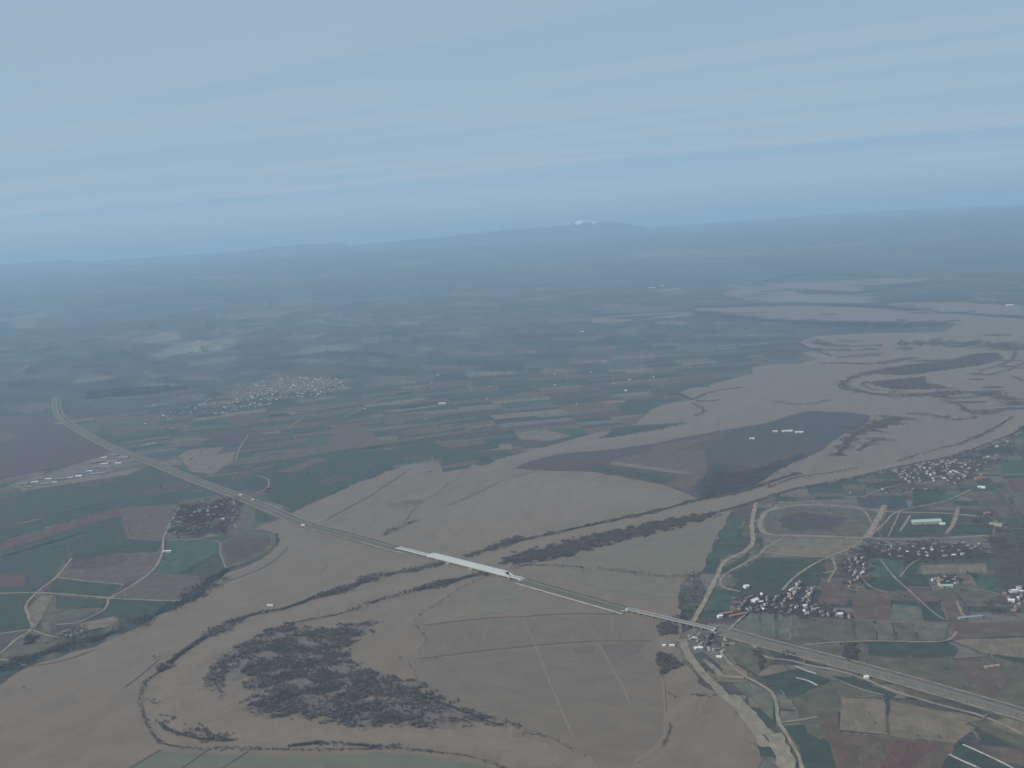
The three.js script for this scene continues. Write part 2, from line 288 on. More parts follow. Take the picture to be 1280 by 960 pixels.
const BELTS = [
  [63,15.6,7,[-1318,-2146,-1249,-2227,-1210,-2265,-1158,-2322,-1084,-2367,-1011,-2457,-959,-2552,-912,-2644,-910,-2718,-896,-2781,-884,-2848]],
  [13,8.4,6,[-884,-2848,-831,-2895,-789,-2976,-784,-3086,-809,-3176]],
  [33,14.4,8,[-235,-2772,-309,-2738,-433,-2689]],
  [46,18,9,[-433,-2689,-496,-2612,-555,-2575]],
  [27,15.6,8,[-555,-2575,-639,-2492,-703,-2470,-753,-2425]],
  [38,18,8,[-753,-2425,-795,-2336,-826,-2248,-845,-2151]],
  [11,12.0,6,[-845,-2151,-858,-2100,-844,-2022,-803,-1931,-762,-1860,-726,-1815,-682,-1795,-616,-1780,-532,-1770]],
  [9,12.0,6,[-532,-1770,-453,-1757,-401,-1751,-310,-1742,-258,-1736,-172,-1711,-121,-1691,-73,-1657,-31,-1605]],
  [13,18,9,[-471,-1771,-410,-1775,-347,-1762,-284,-1745,-259,-1745]],
  [11,15.6,8,[-759,-1899,-722,-1861,-663,-1826,-588,-1810]],
  [10,8.4,6,[-835,-2021,-798,-1990]],
  [26,15.6,8,[-167,-2823,-31,-2923,172,-3026,333,-3104,453,-3159,580,-3245]],
  [34,15.6,9,[-104,-2869,-31,-2946,-6,-2973]],
  [34,13.2,8,[580,-3245,776,-3330,881,-3413,1016,-3516]],
  [42,18,9,[-108,-2667,-167,-2640,-225,-2606,-295,-2570]],
  [24,9.6,7,[-295,-2570,-361,-2529,-414,-2492]],
  [25,8.4,6,[-414,-2492,-468,-2436,-551,-2407,-596,-2389]],
  [6,9.6,5,[-123,-2625,-179,-2555,-224,-2471,-266,-2396,-279,-2362,-266,-2300,-241,-2234,-257,-2178]],
  [5,8.4,4,[-274,-2121,-257,-2065,-234,-1996]],
  [5,8.4,4,[-43,-1799,22,-1750,56,-1708,100,-1655,120,-1621]],
  [14,13.2,5,[-150,-1885,-90,-1837,-43,-1805,-27,-1787]],
  [14,12.0,5,[-20,-1768,17,-1748]],
  [5,8.4,5,[53,-1711,70,-1684]],
  [8,12.0,6,[258,-1762,245,-1716,230,-1681]],
  [5,6.0,4,[227,-1681,199,-1648,168,-1628]],
  [24,13.2,6,[-441,-3081,-417,-3144,-387,-3182,-351,-3229]],
  [10,7.2,4,[-388,-3191,-374,-3339,-342,-3464,-292,-3583,-268,-3693,-234,-3745]],
  [83,7.2,3,[-469,-3441,-414,-3459,-356,-3456]],
  [7,6.0,4,[-667,-3299,-602,-3472,-568,-3539,-511,-3730]],
  [8,7.2,4,[-638,-3255,-605,-3304]],
  [6,7.2,4,[-678,-3140,-667,-3181]],
  [37,8.4,3,[-408,-3893,-344,-3902]],
  [5,6.0,4,[-575,-2683,-588,-2757,-564,-2850,-528,-2924]],
  [6,6.0,4,[-740,-3013,-738,-3052]],
  [19,15.6,7,[644,-3106,752,-3175,918,-3295,1077,-3363,1225,-3426,1353,-3498]],
  [19,13.2,7,[1353,-3498,1477,-3551,1665,-3640,1808,-3751,1972,-3879,2145,-4069]],
  [22,13.2,7,[2149,-4209,1930,-3972,1738,-3801]],
  [23,7.2,6,[1738,-3801,1573,-3708,1411,-3594]],
  [17,9.6,6,[1243,-3540,1118,-3489,1000,-3461,864,-3351]],
  [139,18,7,[1722,-4356,1587,-4236,1479,-4149]],
  [46,18,7,[1479,-4149,1398,-4043,1313,-3884,1232,-3737]],
  [66,12.0,6,[1492,-3982,1407,-3885,1332,-3792]],
  [58,9.6,6,[1788,-4430,1883,-4339,1908,-4236,2021,-4253]],
  [144,10.8,6,[2037,-4362,2108,-4376,2144,-4324]],
  [34,8.4,6,[2048,-4649,2071,-4532,2031,-4404]],
  [64,12.0,7,[2124,-5664,1928,-5500,1775,-5275,1774,-5063,1852,-4908]],
  [123,12.0,7,[1852,-4908,2008,-4848,2171,-4856,2282,-4813,2329,-4654,2306,-4446]],
  [31,9.6,6,[1923,-5326,1861,-5213,1870,-5076,1945,-4970]],
  [118,8.4,6,[2233,-7177,2194,-6946,2263,-6765,2519,-6671]],
  [112,8.4,6,[2019,-6851,2092,-6675,2289,-6526,2449,-6528]],
  [21,8.4,6,[2048,-4693,2081,-4637,2067,-4492,2030,-4326]],
  [260,9.6,6,[2688,-8228,2946,-7848,3194,-7681,3386,-7552]],
  [260,7.2,6,[1956,-10433,2281,-10271,2890,-10080,3425,-9324,3622,-8710]],
  [260,7.2,6,[3437,-13479,4329,-14086,4859,-12935]],
  [260,7.2,6,[3563,-11604,3863,-10870,4826,-11650]],
  [151,6.0,6,[3820,-8152,4031,-7498]],
  [35,6.0,6,[2534,-5265,2746,-5412,2966,-5637]],
  [49,7.2,6,[2657,-5210,2626,-4949]],
  [52,7.2,5,[800,-5478,899,-5278,982,-5047,1069,-5063]],
  [29,8.4,6,[920,-5023,931,-4793,872,-4688]],
  [93,9.6,6,[1898,-6045,2015,-6026,2191,-5906,2340,-5978,2493,-6053]],
  [227,14.4,7,[2634,-6700,2904,-6596,3056,-6464,3150,-6366,3124,-6082]],
  [29,9.6,6,[3124,-6082,2954,-5785,2768,-5563,2587,-5422]],
  [45,7.2,6,[2064,-7019,2048,-6744,2070,-6345]],
  [31,7.2,5,[-33,-2720,102,-2687,232,-2636,393,-2542,437,-2546]],
  [21,10.8,5,[106,-2762,12,-2718,-34,-2686]],
  [55,8.4,5,[962,-5153,1079,-5313,1274,-5398]],
  [43,7.2,5,[1302,-4928,1423,-4792,1585,-4868]],
  [260,13.2,5,[1911,-9864,2288,-8728,2758,-8041,3339,-7584]],
  [211,8.4,5,[1913,-9675,2081,-9732]],
  [5,12.0,4,[686,-1807,638,-1677]],
  [5,6.0,3,[580,-1770,560,-1705,566,-1667,566,-1611]],
  [6,9.6,4,[834,-1714,803,-1679,764,-1647,739,-1625]],
  [5,6.0,3,[637,-1672,742,-1630]],
  [5,8.4,4,[685,-1817,706,-1818]],
  [5,6.0,3,[755,-2177,832,-2169,966,-2147]],
  [5,6.0,3,[565,-2287,527,-2140]],
  [5,6.0,3,[596,-2266,556,-2117]],
  [5,4.8,3,[967,-2052,1010,-2050,1161,-2039]],
  [5,4.8,3,[953,-1968,1089,-1909]],
  [5,7.2,5,[674,-2299,725,-2306,751,-2281]],
  [5,6.0,5,[617,-2238,654,-2203,746,-2188]],
  [8,8.4,6,[904,-2355,923,-2314,933,-2244]],
  [5,4.8,4,[805,-2335,751,-2191]],
  [6,6.0,5,[370,-2000,381,-1934,379,-1870]],
  [5,4.8,5,[357,-1952,364,-1907,378,-1867]],
  [7,6.0,5,[392,-1674,406,-1645,406,-1592,402,-1530]],
  [6,7.2,4,[1016,-2444,1069,-2446,1128,-2441]],
  [5,6.0,5,[490,-2084,496,-2058]],
  [5,4,4,[681,-1828,716,-1796,799,-1740]]
];
const WOODS = [
  [75,8,[-668,-2326,-597,-2394,-551,-2331,-514,-2350,-455,-2351,-365,-2382,-377,-2333,-418,-2276,-433,-2174,-388,-2121,-319,-2043,-271,-2028,-222,-1972,-150,-1888,-53,-1797,-125,-1809,-283,-1827,-392,-1847,-424,-1874,-492,-1893,-566,-1910,-592,-1962,-586,-2004,-642,-2089,-671,-2189]],
  [70,7,[-730,-2168,-708,-2257,-665,-2316,-660,-2231,-675,-2134,-680,-2107,-664,-2015,-713,-2041,-732,-2094]],
  [40,6,[-591,-2290,-452,-2213,-395,-2085,-314,-1996,-412,-1973,-509,-1951,-597,-2036,-613,-2180]],
  [120,9,[-79,-2735,-32,-2810,47,-2846,215,-2943,390,-3013,516,-3072,644,-3106,638,-3080,501,-2988,288,-2872,123,-2772,13,-2731]],
  [150,7,[301,-2223,324,-2248,351,-2224,346,-2178,303,-2171]],
  [150,8,[272,-2067,297,-2080,323,-2043,334,-2010,297,-1995,277,-1956,272,-1988]],
  [50,7,[614,-3267,709,-3597,866,-3580,946,-3659,1140,-3819,1037,-3659,921,-3541,812,-3364]],
  [110,7,[2034,-5545,2157,-5715,2368,-5786,2624,-5840,2826,-6038,2975,-6040,2905,-5810,2707,-5625,2387,-5512,2197,-5443]],
  [110,7,[1905,-5277,2030,-5309,2251,-5359,2179,-5190,2228,-4957,1978,-5033,1935,-5128]],
  [60,7,[2042,-4834,2183,-4803,2067,-4709]],
  [45,7,[-1194,-3258,-1282,-3632,-1238,-3665,-1151,-3678,-1069,-3692,-1014,-3506,-992,-3333,-987,-3196,-1092,-3193]],
  [70,8,[-1199,-3427,-1209,-3572,-1146,-3578,-1040,-3491,-1062,-3416,-1131,-3364]],
  [75,7,[982,-2751,1047,-2679,1146,-2702,1266,-2620,1215,-2523,1072,-2526,966,-2585,939,-2631]],
  [75,7,[860,-2606,978,-2708,946,-2576,867,-2419,806,-2351,830,-2473]],
  [90,6,[541,-2276,585,-2294,661,-2291,617,-2238,565,-2257]],
  [90,6,[631,-2286,744,-2277,752,-2206,639,-2215]],
  [150,8,[685,-2063,718,-2066,692,-1984,669,-1975]],
  [150,6,[547,-2042,564,-2052,581,-2033,570,-2006,545,-2014]],
  [150,6,[486,-2068,504,-2070,512,-2039,491,-1971,475,-1958,496,-2025,481,-2036]],
  [40,6,[388,-2392,417,-2420,433,-2362,407,-2299,374,-2289]],
  [150,6,[349,-2283,379,-2288,380,-2238,347,-2244]],
  [150,6,[-1259,-2356,-1277,-2428,-1243,-2412,-1236,-2362]],
  [35,5,[-1207,-2387,-1222,-2476,-1140,-2468,-1099,-2420,-1153,-2354]],
  [45,7,[1314,-2696,1410,-2766,1359,-2629,1268,-2579]],
  [30,5,[1290,-2643,1506,-2656,1304,-2294,1156,-2310]],
  [150,7,[1047,-2420,1104,-2433,1089,-2378,1039,-2364]],
  [150,7,[1130,-2440,1155,-2424,1133,-2393]],
  [30,6,[431,-2572,467,-2572,461,-2452,425,-2374,403,-2406]],
  [50,6,[282,-1884,375,-1864,357,-1856]],
  [60,7,[1345,-2861,1432,-2925,1364,-2776,1326,-2769]],
  [40,6,[1079,-2250,1148,-2248,1120,-2144,1065,-2163]],
  [40,6,[385,-2204,445,-2148,421,-2078,375,-2115]],
  [40,7,[1614,-3628,1790,-3714,1961,-3807,1783,-3516,1582,-3366,1590,-3446]],
  [30,6,[1205,-3330,1503,-3410,1545,-3287,1408,-3194,1193,-3187]],
  [110,6,[501,-2288,534,-2366,577,-2380,629,-2349,710,-2453,732,-2392,688,-2302,761,-2214,749,-2197,620,-2247]],
  [110,6,[965,-2640,1052,-2664,1135,-2675,1276,-2632,1233,-2552,1027,-2573]],
  [60,6,[1336,-3455,1612,-3590,1616,-3439,1559,-3305,1313,-3324]],
  [12,5,[-1972,-6212,-1793,-7163,-1168,-6889,-1053,-6157,-1244,-5853,-1677,-5693]],
  [35,7,[-2971,-6849,-2804,-6920,-2430,-6981,-2186,-6741,-2508,-6570,-2812,-6528]],
  [8,5,[-1558,-4702,-1392,-5470,-1216,-5076,-1307,-4628]],
  [70,6,[-773,-1941,-708,-1892,-573,-1811,-633,-1803,-727,-1862]]
];
const LONE_TREES = [
  [-1135,-2108,7,"lone bare tree standing in the brown flood water","lone trees in the flood"],
  [-885,-2230,9,"lone bare tree standing in the brown flood water","lone trees in the flood"],
  [-875,-2242,7,"single bare tree beside the farm tracks above the river bank","trees by the bank tracks"],
  [-294,-2141,6,"lone bare tree standing in the brown flood water","lone trees in the flood"],
  [-211,-2124,6,"lone bare tree standing in the brown flood water","lone trees in the flood"],
  [-1121,-2650,6,"single bare tree beside the farm tracks above the river bank","trees by the bank tracks"],
  [-1003,-2636,6,"single bare tree beside the farm tracks above the river bank","trees by the bank tracks"],
  [-864,-2685,5,"lone bare tree standing in the brown flood water","lone trees in the flood"],
  [275,-1881,7,"lone bare tree standing in the brown flood water","lone trees in the flood"],
  [284,-1869,6,"lone bare tree standing in the brown flood water","lone trees in the flood"],
  [692,-2057,10,"lone dark tree standing in the open fields beyond the railway","field trees"],
  [695,-2036,9,"lone dark tree standing in the open fields beyond the railway","field trees"],
  [692,-2012,9,"lone dark tree standing in the open fields beyond the railway","field trees"],
  [1141,-2324,8,"lone dark tree standing in the open fields beyond the railway","field trees"],
  [1136,-2410,8,"lone dark tree standing in the open fields beyond the railway","field trees"],
  [809,-2006,6,"lone dark tree standing in the open fields beyond the railway","field trees"],
  [652,-2081,6,"lone dark tree standing in the open fields beyond the railway","field trees"],
  [848,-1832,6,"lone dark tree standing in the open fields beyond the railway","field trees"],
  [402,-1950,6,"bare tree at the edge of the construction yard","yard trees"],
  [386,-1979,7,"bare tree at the edge of the construction yard","yard trees"],
  [547,-2225,8,"bare tree among the houses of the farm hamlet","hamlet trees"],
  [584,-2234,8,"bare tree among the houses of the farm hamlet","hamlet trees"],
  [557,-2340,8,"bare tree among the houses of the farm hamlet","hamlet trees"],
  [516,-2402,7,"bare tree among the houses of the farm hamlet","hamlet trees"],
  [490,-2352,7,"bare tree among the houses of the farm hamlet","hamlet trees"],
  [532,-2318,7,"bare tree among the houses of the farm hamlet","hamlet trees"],
  [401,-2155,8,"bare tree at the edge of the construction yard","yard trees"],
  [404,-2133,7,"bare tree at the edge of the construction yard","yard trees"],
  [708,-2448,7,"bare tree among the houses of the farm hamlet","hamlet trees"],
  [761,-2485,7,"lone dark tree standing in the open fields beyond the railway","field trees"],
  [-387,-1866,7,"lone bare tree standing in the brown flood water","lone trees in the flood"],
  [-613,-1965,8,"lone bare tree standing in the brown flood water","lone trees in the flood"],
  [-1067,-2389,6,"single bare tree beside the farm tracks above the river bank","trees by the bank tracks"],
  [-1099,-2370,6,"single bare tree beside the farm tracks above the river bank","trees by the bank tracks"],
  [-947,-3470,6,"single bare tree beside the farm tracks above the river bank","trees by the bank tracks"],
  [-915,-3316,6,"single bare tree beside the farm tracks above the river bank","trees by the bank tracks"]
];
const HOUSES = {
  far: [-1704,-5911,20,-1262,-6717,20,-1450,-6453,20,-1211,-6475,20,-1485,-6082,20,-1637,-5777,20,-1780,-6327,20,-1138,-6546,20,-1646,-6490,20,-1490,-6390,20,-1634,-6750,20,-1644,-6439,20,-1594,-7036,20,-1210,-6307,20,-1347,-6812,20,-1713,-6612,20,-1291,-6096,20,-1140,-6490,20,-1215,-6152,20,-1585,-6265,20,-1443,-6263,20,-1238,-6501,20,-1676,-6317,20,-1304,-6146,20,-1535,-6467,20,-1441,-6005,20,-1432,-6529,20,-1767,-6107,20,-1522,-6833,20,-1257,-6330,20,-1194,-6749,20,-1392,-6439,20,-1609,-6318,20,-1176,-6056,20,-1230,-6358,20,-1404,-6484,20,-1759,-5880,20,-1398,-6793,20,-1444,-6404,20,-1547,-6593,20,-1420,-6216,20,-1368,-6441,20,-1673,-6269,20,-1619,-5918,20,-1721,-6214,20,-1556,-6970,20,-1686,-6347,20,-1680,-6693,20,-1298,-6446,20,-1572,-6420,20,-1502,-6809,20,-1722,-5839,20,-1440,-6780,20,-1695,-6086,20,-1685,-6105,20,-1322,-6323,20,-1643,-5736,20,-1641,-6182,20,-1521,-6281,20,-1572,-6205,20,-1757,-6658,20,-1583,-5896,20,-1580,-5785,20,-1276,-6498,20,-1397,-6831,20,-1304,-6372,20,-1653,-6147,20,-1725,-6158,20,-1590,-6384,20,-1569,-5878,20,-1657,-6618,20,-1560,-6775,20,-1143,-6596,20,-1178,-6129,20,-1633,-6077,20,-1738,-6834,20,-1265,-6247,20,-1207,-6563,20,-1559,-6668,20,-1189,-6242,20,-1703,-6314,20,-1747,-5885,20,-1559,-6227,20,-1249,-6550,20,-1397,-6760,20,-1741,-6702,20,-1172,-6296,20,-1148,-6441,20,-1603,-5993,20,-1717,-5859,20,-1717,-6837,20,-1628,-6051,20,-1159,-6664,20,-1620,-6415,20,-1728,-6177,20,-1379,-6452,20,-1578,-6979,20,-1647,-6223,20,-1110,-6325,20,-1315,-6163,20,-1582,-6729,20,-1741,-6682,20,-1107,-6455,20,-1340,-6188,20,-1582,-6619,20,-1576,-5911,20,-1171,-6652,20,-1563,-6324,20,-1391,-6253,20,-1627,-6966,20,-1745,-6199,20,-1452,-5890,20,-1690,-6382,20,-1221,-6629,20,-1723,-6364,20,-1576,-5835,20,-1208,-6049,20,-1314,-6822,20,-1494,-6850,20,-1296,-6155,20,-1412,-6327,20,-1200,-6447,20,-1520,-6604,20,-1344,-6497,20,-1549,-6876,20,-1710,-6712,20,-1216,-6523,20,-1516,-6231,20,-1427,-6383,20,-1342,-6468,20,-1316,-6069,20,-1631,-6391,20,-1462,-6758,20,-1508,-6302,20,-1605,-6184,20,-1439,-5870,20,-1686,-6021,20,-1178,-6640,20,-1537,-6110,20,-1281,-6255,20,-1124,-6287,20,-1674,-6723,20,-1645,-6289,20,-1319,-6088,20,-1554,-6363,20,-1682,-6071,20,-1231,-6209,20,-1610,-5821,20,-1335,-6111,20,-1485,-5806,20,-1234,-6475,20,-1682,-6622,20,-1709,-5827,20,-1376,-6509,20,-1715,-6662,20,-1357,-6240,20,-1211,-6783,20,-1598,-6326,20,-1606,-6267,20,-1622,-6134,20,-1258,-6288,20,-1529,-6678,20,-1722,-5965,20,-1715,-6047,20,-1396,-6641,20,-1445,-6579,20,-1487,-6453,20,-1584,-6521,20,-1248,-6134,20,-1452,-6183,20,-1533,-6787,20,-1216,-6369,20,-1105,-6436,20,-1212,-6508,20,-1584,-6833,20,-1363,-6342,20,-1525,-6485,20,-1513,-5892,20,-1388,-6065,20,-1452,-6049,20,-1356,-6510,20,-1356,-6202,20,-1225,-6240,20,-1553,-6704,20,-1416,-6858,20,-1213,-6405,20,-1501,-6581,20,-1313,-6517,20,-1314,-6241,20,-1651,-6782,20,-1176,-6698,20,-1745,-5933,20,-1431,-6563,20,-1439,-6061,20,-1680,-6175,20,-1608,-6234,20,-1635,-6301,20,-1677,-5989,20,-1189,-6616,20,-1642,-5752,20,-1361,-6634,20,-1495,-6028,20,-1246,-6806,20,-1358,-6839,20,-1157,-6073,20,-1372,-6708,20,-1428,-6876,20,-1544,-6041,20,-1293,-6649,20,-1723,-6524,20,-1452,-6929,20,-1121,-6230,20,-1557,-5924,20,-1715,-6121,20,-1450,-6550,20,-1680,-6749,20,-1222,-6435,20,-1391,-6776,20,-1296,-6615,20,-1574,-6543,20,-1517,-5866,20,-1265,-6857,20,-1696,-6159,20,-1758,-6548,20,-1707,-6434,20,-1606,-6905,20,-1350,-6051,20,-1332,-6534,20,-1347,-6734,20,-1383,-6589,20,-1373,-6302,20,-1550,-6503,20,-1658,-5866,20,-1500,-6163,20,-1297,-6052,20,-1292,-6040,20,-1621,-5735,20,-1692,-5814,20,-1770,-6341,20,-1487,-6890,20,-1520,-6101,20,-1430,-6942,20,-1283,-6638,20,-1707,-5983,20,-1585,-6486,20,-1566,-6604,20,-1388,-6922,20,-1212,-6110,20,-1214,-6668,20,-1688,-6560,20,-1555,-6282,20,-1767,-5955,20,-1341,-6638,20,-1588,-6585,20,-1570,-6045,20,-1446,-6348,20,-1461,-5821,20,-1703,-6352,20,-1247,-6107,20,-1274,-6572,20,-1136,-6188,20,-1515,-6432,20,-1680,-6863,20,-1315,-6298,20,-1509,-6073,20,-1415,-6703,20,-1201,-6189,20,-1676,-5891,20,-1203,-6097,20,-1599,-5851,20,-1171,-6485,20,-1657,-6048,20,-1257,-6364,20,-1456,-6515,20,-1665,-6657,20,-1396,-6314,20,-1429,-6327,20,-1511,-6207,20,-1582,-6654,20,-1683,-6198,20,-1401,-6563,20,-1516,-5789,20,-1169,-6153,20,-1204,-6543,20,-1472,-5981,20,-1460,-6606,20,-1478,-6906,20,-1615,-5896,20,-1384,-6674,20,-1312,-6474,20,-1252,-6403,20,-1296,-6396,20,-1734,-6888,20,-1554,-5776,20,-1326,-6903,20,-1612,-6685,20,-1524,-6154,20,-1527,-5832,20,-1657,-6356,20,-1505,-5855,20,-1452,-5846,20,-1415,-6772,20,-1264,-6606,20,-1206,-6754,20,-1605,-6103,20,-1509,-6887,20,-1661,-6301,20,-1424,-6235,20,-1693,-6501,20,-1601,-6118,20,-1610,-6773,20,-1540,-6424,20,-1310,-6336,20,-1757,-6621,20,-1313,-6186,20,-1576,-6392,20,-1566,-6891,20,-1736,-6331,20,-1317,-6757,20,-1584,-6227,20,-1739,-6759,20,-1558,-6246,20,-1622,-6016,20,-1744,-6077,20,-1725,-6633,20,-1609,-6997,20,-1321,-6692,20,-1436,-6626,20,-1132,-6585,20,-1234,-6192,20],
  farlow: [-1910,-6003,20,-1812,-5767,20,-2033,-5611,20,-1863,-5260,20,-1793,-5733,20,-1917,-5271,20,-1976,-5529,20,-1764,-5759,20,-1745,-5699,20,-1914,-5525,20,-1850,-5839,20,-1947,-5537,20,-1817,-5206,20,-1722,-5852,20,-1866,-5336,20,-1990,-5631,20,-2042,-5434,20,-1706,-5539,20,-1654,-5824,20,-1738,-5515,20,-1791,-5667,20,-1840,-5438,20,-1679,-5856,20,-1881,-5433,20,-1982,-6040,20,-2000,-5896,20,-1879,-5211,20,-2023,-5675,20,-1931,-5712,20,-1894,-5196,20,-1978,-5914,20,-1952,-5635,20,-1787,-5880,20,-1889,-5546,20,-1821,-5490,20,-1878,-5730,20,-2012,-5471,20,-1963,-5990,20,-1902,-6111,20,-2013,-5769,20,-1776,-6005,20,-1943,-5787,20,-1891,-6034,20,-1844,-5637,20,-1901,-5878,20,-1815,-6008,20,-1813,-5312,20,-1907,-5924,20,-1955,-5600,20,-1895,-6137,20,-1940,-5407,20,-1618,-5768,20,-1958,-5919,20,-1969,-5944,20,-1671,-5642,20,-2021,-5442,20,-1713,-5643,20,-1906,-5288,20,-1610,-5733,20,-1898,-5565,20],
  river: [1566,-3373,-12,1516,-3499,-12,1497,-3411,-12,1489,-3543,-12,1444,-3474,-12,1600,-3429,-12,1448,-3511,-12,1454,-3496,-12,1428,-3327,-12,1472,-3424,-12,1517,-3536,-12,1535,-3322,-12,1544,-3357,-12,1420,-3301,-12,1604,-3542,-12,1541,-3379,-12,1453,-3433,-12,1462,-3317,-12,1465,-3345,-12,1585,-3454,-12,1485,-3318,-12,1532,-3446,-12,1588,-3511,-12,1466,-3437,-12,1510,-3416,-12,1588,-3533,-12,1511,-3509,-12,1382,-3332,-12,1345,-3436,-12,1572,-3517,-12,1441,-3378,-12,1365,-3391,-12,1338,-3308,-12,1559,-3543,-12,1499,-3371,-12,1574,-3382,-12,1456,-3523,-12,1344,-3458,-12,1578,-3552,-12,1490,-3474,-12,1604,-3513,-12,1342,-3402,-12,1467,-3300,-12,1384,-3459,-12,1389,-3415,-12,1502,-3354,-12,1528,-3514,-12,1471,-3453,-12,1407,-3400,-12,1556,-3482,-12,1498,-3504,-12,1611,-3480,-12,1568,-3391,-12,1438,-3446,-12,1336,-3367,-12,1371,-3421,-12,1541,-3473,-12,1338,-3339,-12,1507,-3307,-12,1513,-3361,-12,1421,-3455,-12,1555,-3510,-12,1591,-3417,-12,1561,-3561,-12,1358,-3467,-12,1509,-3552,-12,1516,-3389,-12,1526,-3471,-12,1493,-3330,-12,1368,-3439,-12,1459,-3470,-12,1528,-3314,-12,1604,-3492,-12,1539,-3396,-12,1544,-3339,-12,1381,-3407,-12,1435,-3393,-12,1534,-3411,-12,1344,-3349,-12,1545,-3531,-12,1371,-3353,-12,1355,-3409,-12,1375,-3305,-12,1460,-3391,-12,1366,-3369,-12],
  row: [668,-2389,30,655,-2354,30,707,-2442,30,692,-2418,30,685,-2408,30,697,-2428,30,682,-2391,30,692,-2398,30,674,-2376,30,670,-2364,30,658,-2368,30,655,-2338,30,719,-2382,30,706,-2377,30,688,-2310,30,693,-2341,30,725,-2396,30,709,-2361,30,702,-2351,30,676,-2319,30,696,-2327,30,682,-2331,30,708,-2223,8,732,-2202,8,624,-2251,8,686,-2274,8,697,-2240,8,649,-2277,8,671,-2282,8,662,-2237,8,668,-2267,8,735,-2250,8,726,-2213,8,751,-2203,8,694,-2220,8,633,-2264,8,697,-2267,8,643,-2294,8,684,-2256,8,661,-2253,8,621,-2292,15,575,-2352,15,572,-2299,15,543,-2294,15,612,-2336,15,583,-2307,15,531,-2321,15,623,-2352,15,623,-2306,15,515,-2294,15,597,-2349,15,556,-2280,15,599,-2305,15,590,-2371,15,634,-2324,15,519,-2309,15,549,-2359,15,533,-2287,15,558,-2338,15,603,-2285,15,563,-2371,15,540,-2336,15,641,-2340,15,594,-2335,15,576,-2330,15,571,-2283,15],
  lane: [1000,-2602,5,987,-2668,5,1163,-2637,5,1103,-2632,5,1021,-2584,5,1089,-2574,5,1080,-2609,5,1118,-2610,5,1245,-2620,5,1005,-2694,5,1259,-2633,5,1143,-2599,5,1182,-2567,5,1227,-2631,5,1023,-2682,5,1127,-2630,5,1030,-2668,5,1045,-2643,5,1202,-2654,5,1014,-2641,5,1146,-2662,5,994,-2629,5,1074,-2587,5,1099,-2599,5,1186,-2636,5,1085,-2651,5,1189,-2602,5,1033,-2628,5,1247,-2597,5,1133,-2563,5,1158,-2566,5,1228,-2658,5,1052,-2615,5,1226,-2605,5,867,-2529,25,828,-2418,25,878,-2474,25,896,-2511,25,898,-2577,25,858,-2445,25,845,-2431,25,857,-2502,25,920,-2587,25,883,-2585,25,904,-2593,25,907,-2539,25,864,-2564,25,897,-2556,25,818,-2394,25,866,-2487,25,889,-2491,25,856,-2470,25],
  estate: [-1118,-3464,12,-1117,-3560,12,-1055,-3294,12,-1097,-3580,12,-1132,-3508,12,-1043,-3389,12,-1168,-3527,12,-1091,-3452,12,-1089,-3364,12,-1011,-3231,12,-1107,-3630,12,-1172,-3262,12,-1186,-3412,12,-1154,-3621,12,-1115,-3285,12,-1227,-3552,12,-1138,-3296,12,-1096,-3419,12,-1111,-3600,12,-1196,-3383,12,-1221,-3597,12,-1149,-3578,12,-1098,-3295,12,-1065,-3442,12,-1177,-3462,12,-1181,-3511,12],
  east: [1060,-2382,10,1040,-2385,10,1033,-2364,10,1050,-2406,10,1082,-2393,10,1093,-2407,10,1068,-2413,10,1033,-2400,10,1079,-2374,10,1155,-2217,-20,1175,-2295,-20,1135,-2194,-20,1177,-2226,-20,1123,-2180,-20,1148,-2253,-20,1168,-2245,-20,1185,-2265,-20,1198,-2292,-20,1161,-2197,-20,1204,-2313,-20,1155,-2286,-20],
  works: [422,-2059,10,382,-2145,10,426,-2159,10,410,-2148,10,391,-2117,10,434,-2093,10,368,-2139,10,406,-2072,10,412,-2118,10,392,-2161,10,383,-2105,10,383,-2126,10,443,-2123,10,371,-2158,10,397,-2078,10,415,-2077,10],
  farm: [-1186,-2405,20,-1175,-2435,20,-1143,-2408,20,-1166,-2400,20,-1152,-2394,20,-1134,-2418,20,-1180,-2422,20],
  outer: [1914,-3777,0,1217,-3190,0,1471,-3252,0,1776,-3585,0,1105,-3218,0,1600,-3338,0,1353,-3206,0,1835,-3706,0,1407,-3286,0,1713,-3553,0,1736,-3572,0,1281,-3184,0,1221,-3235,0,1748,-3536,0,1653,-3465,0,1312,-3210,0,1611,-3390,0,1877,-3723,0],
  scattered: [-242,-5917,10,-133,-5990,10,-147,-5537,10,-444,-5586,10,-294,-6643,10,510,-6283,10,-454,-5032,10,636,-5517,10,-899,-5968,10,280,-6312,10,-512,-6283,10,-445,-5259,10,-269,-6040,10,602,-5825,10,-491,-6616,10,-354,-5959,10,-824,-5448,10,705,-5894,10,855,-5929,10,613,-5974,10,253,-5877,10,-496,-6077,10,345,-6090,10,337,-5196,10,81,-4977,10,-39,-5382,10]
};
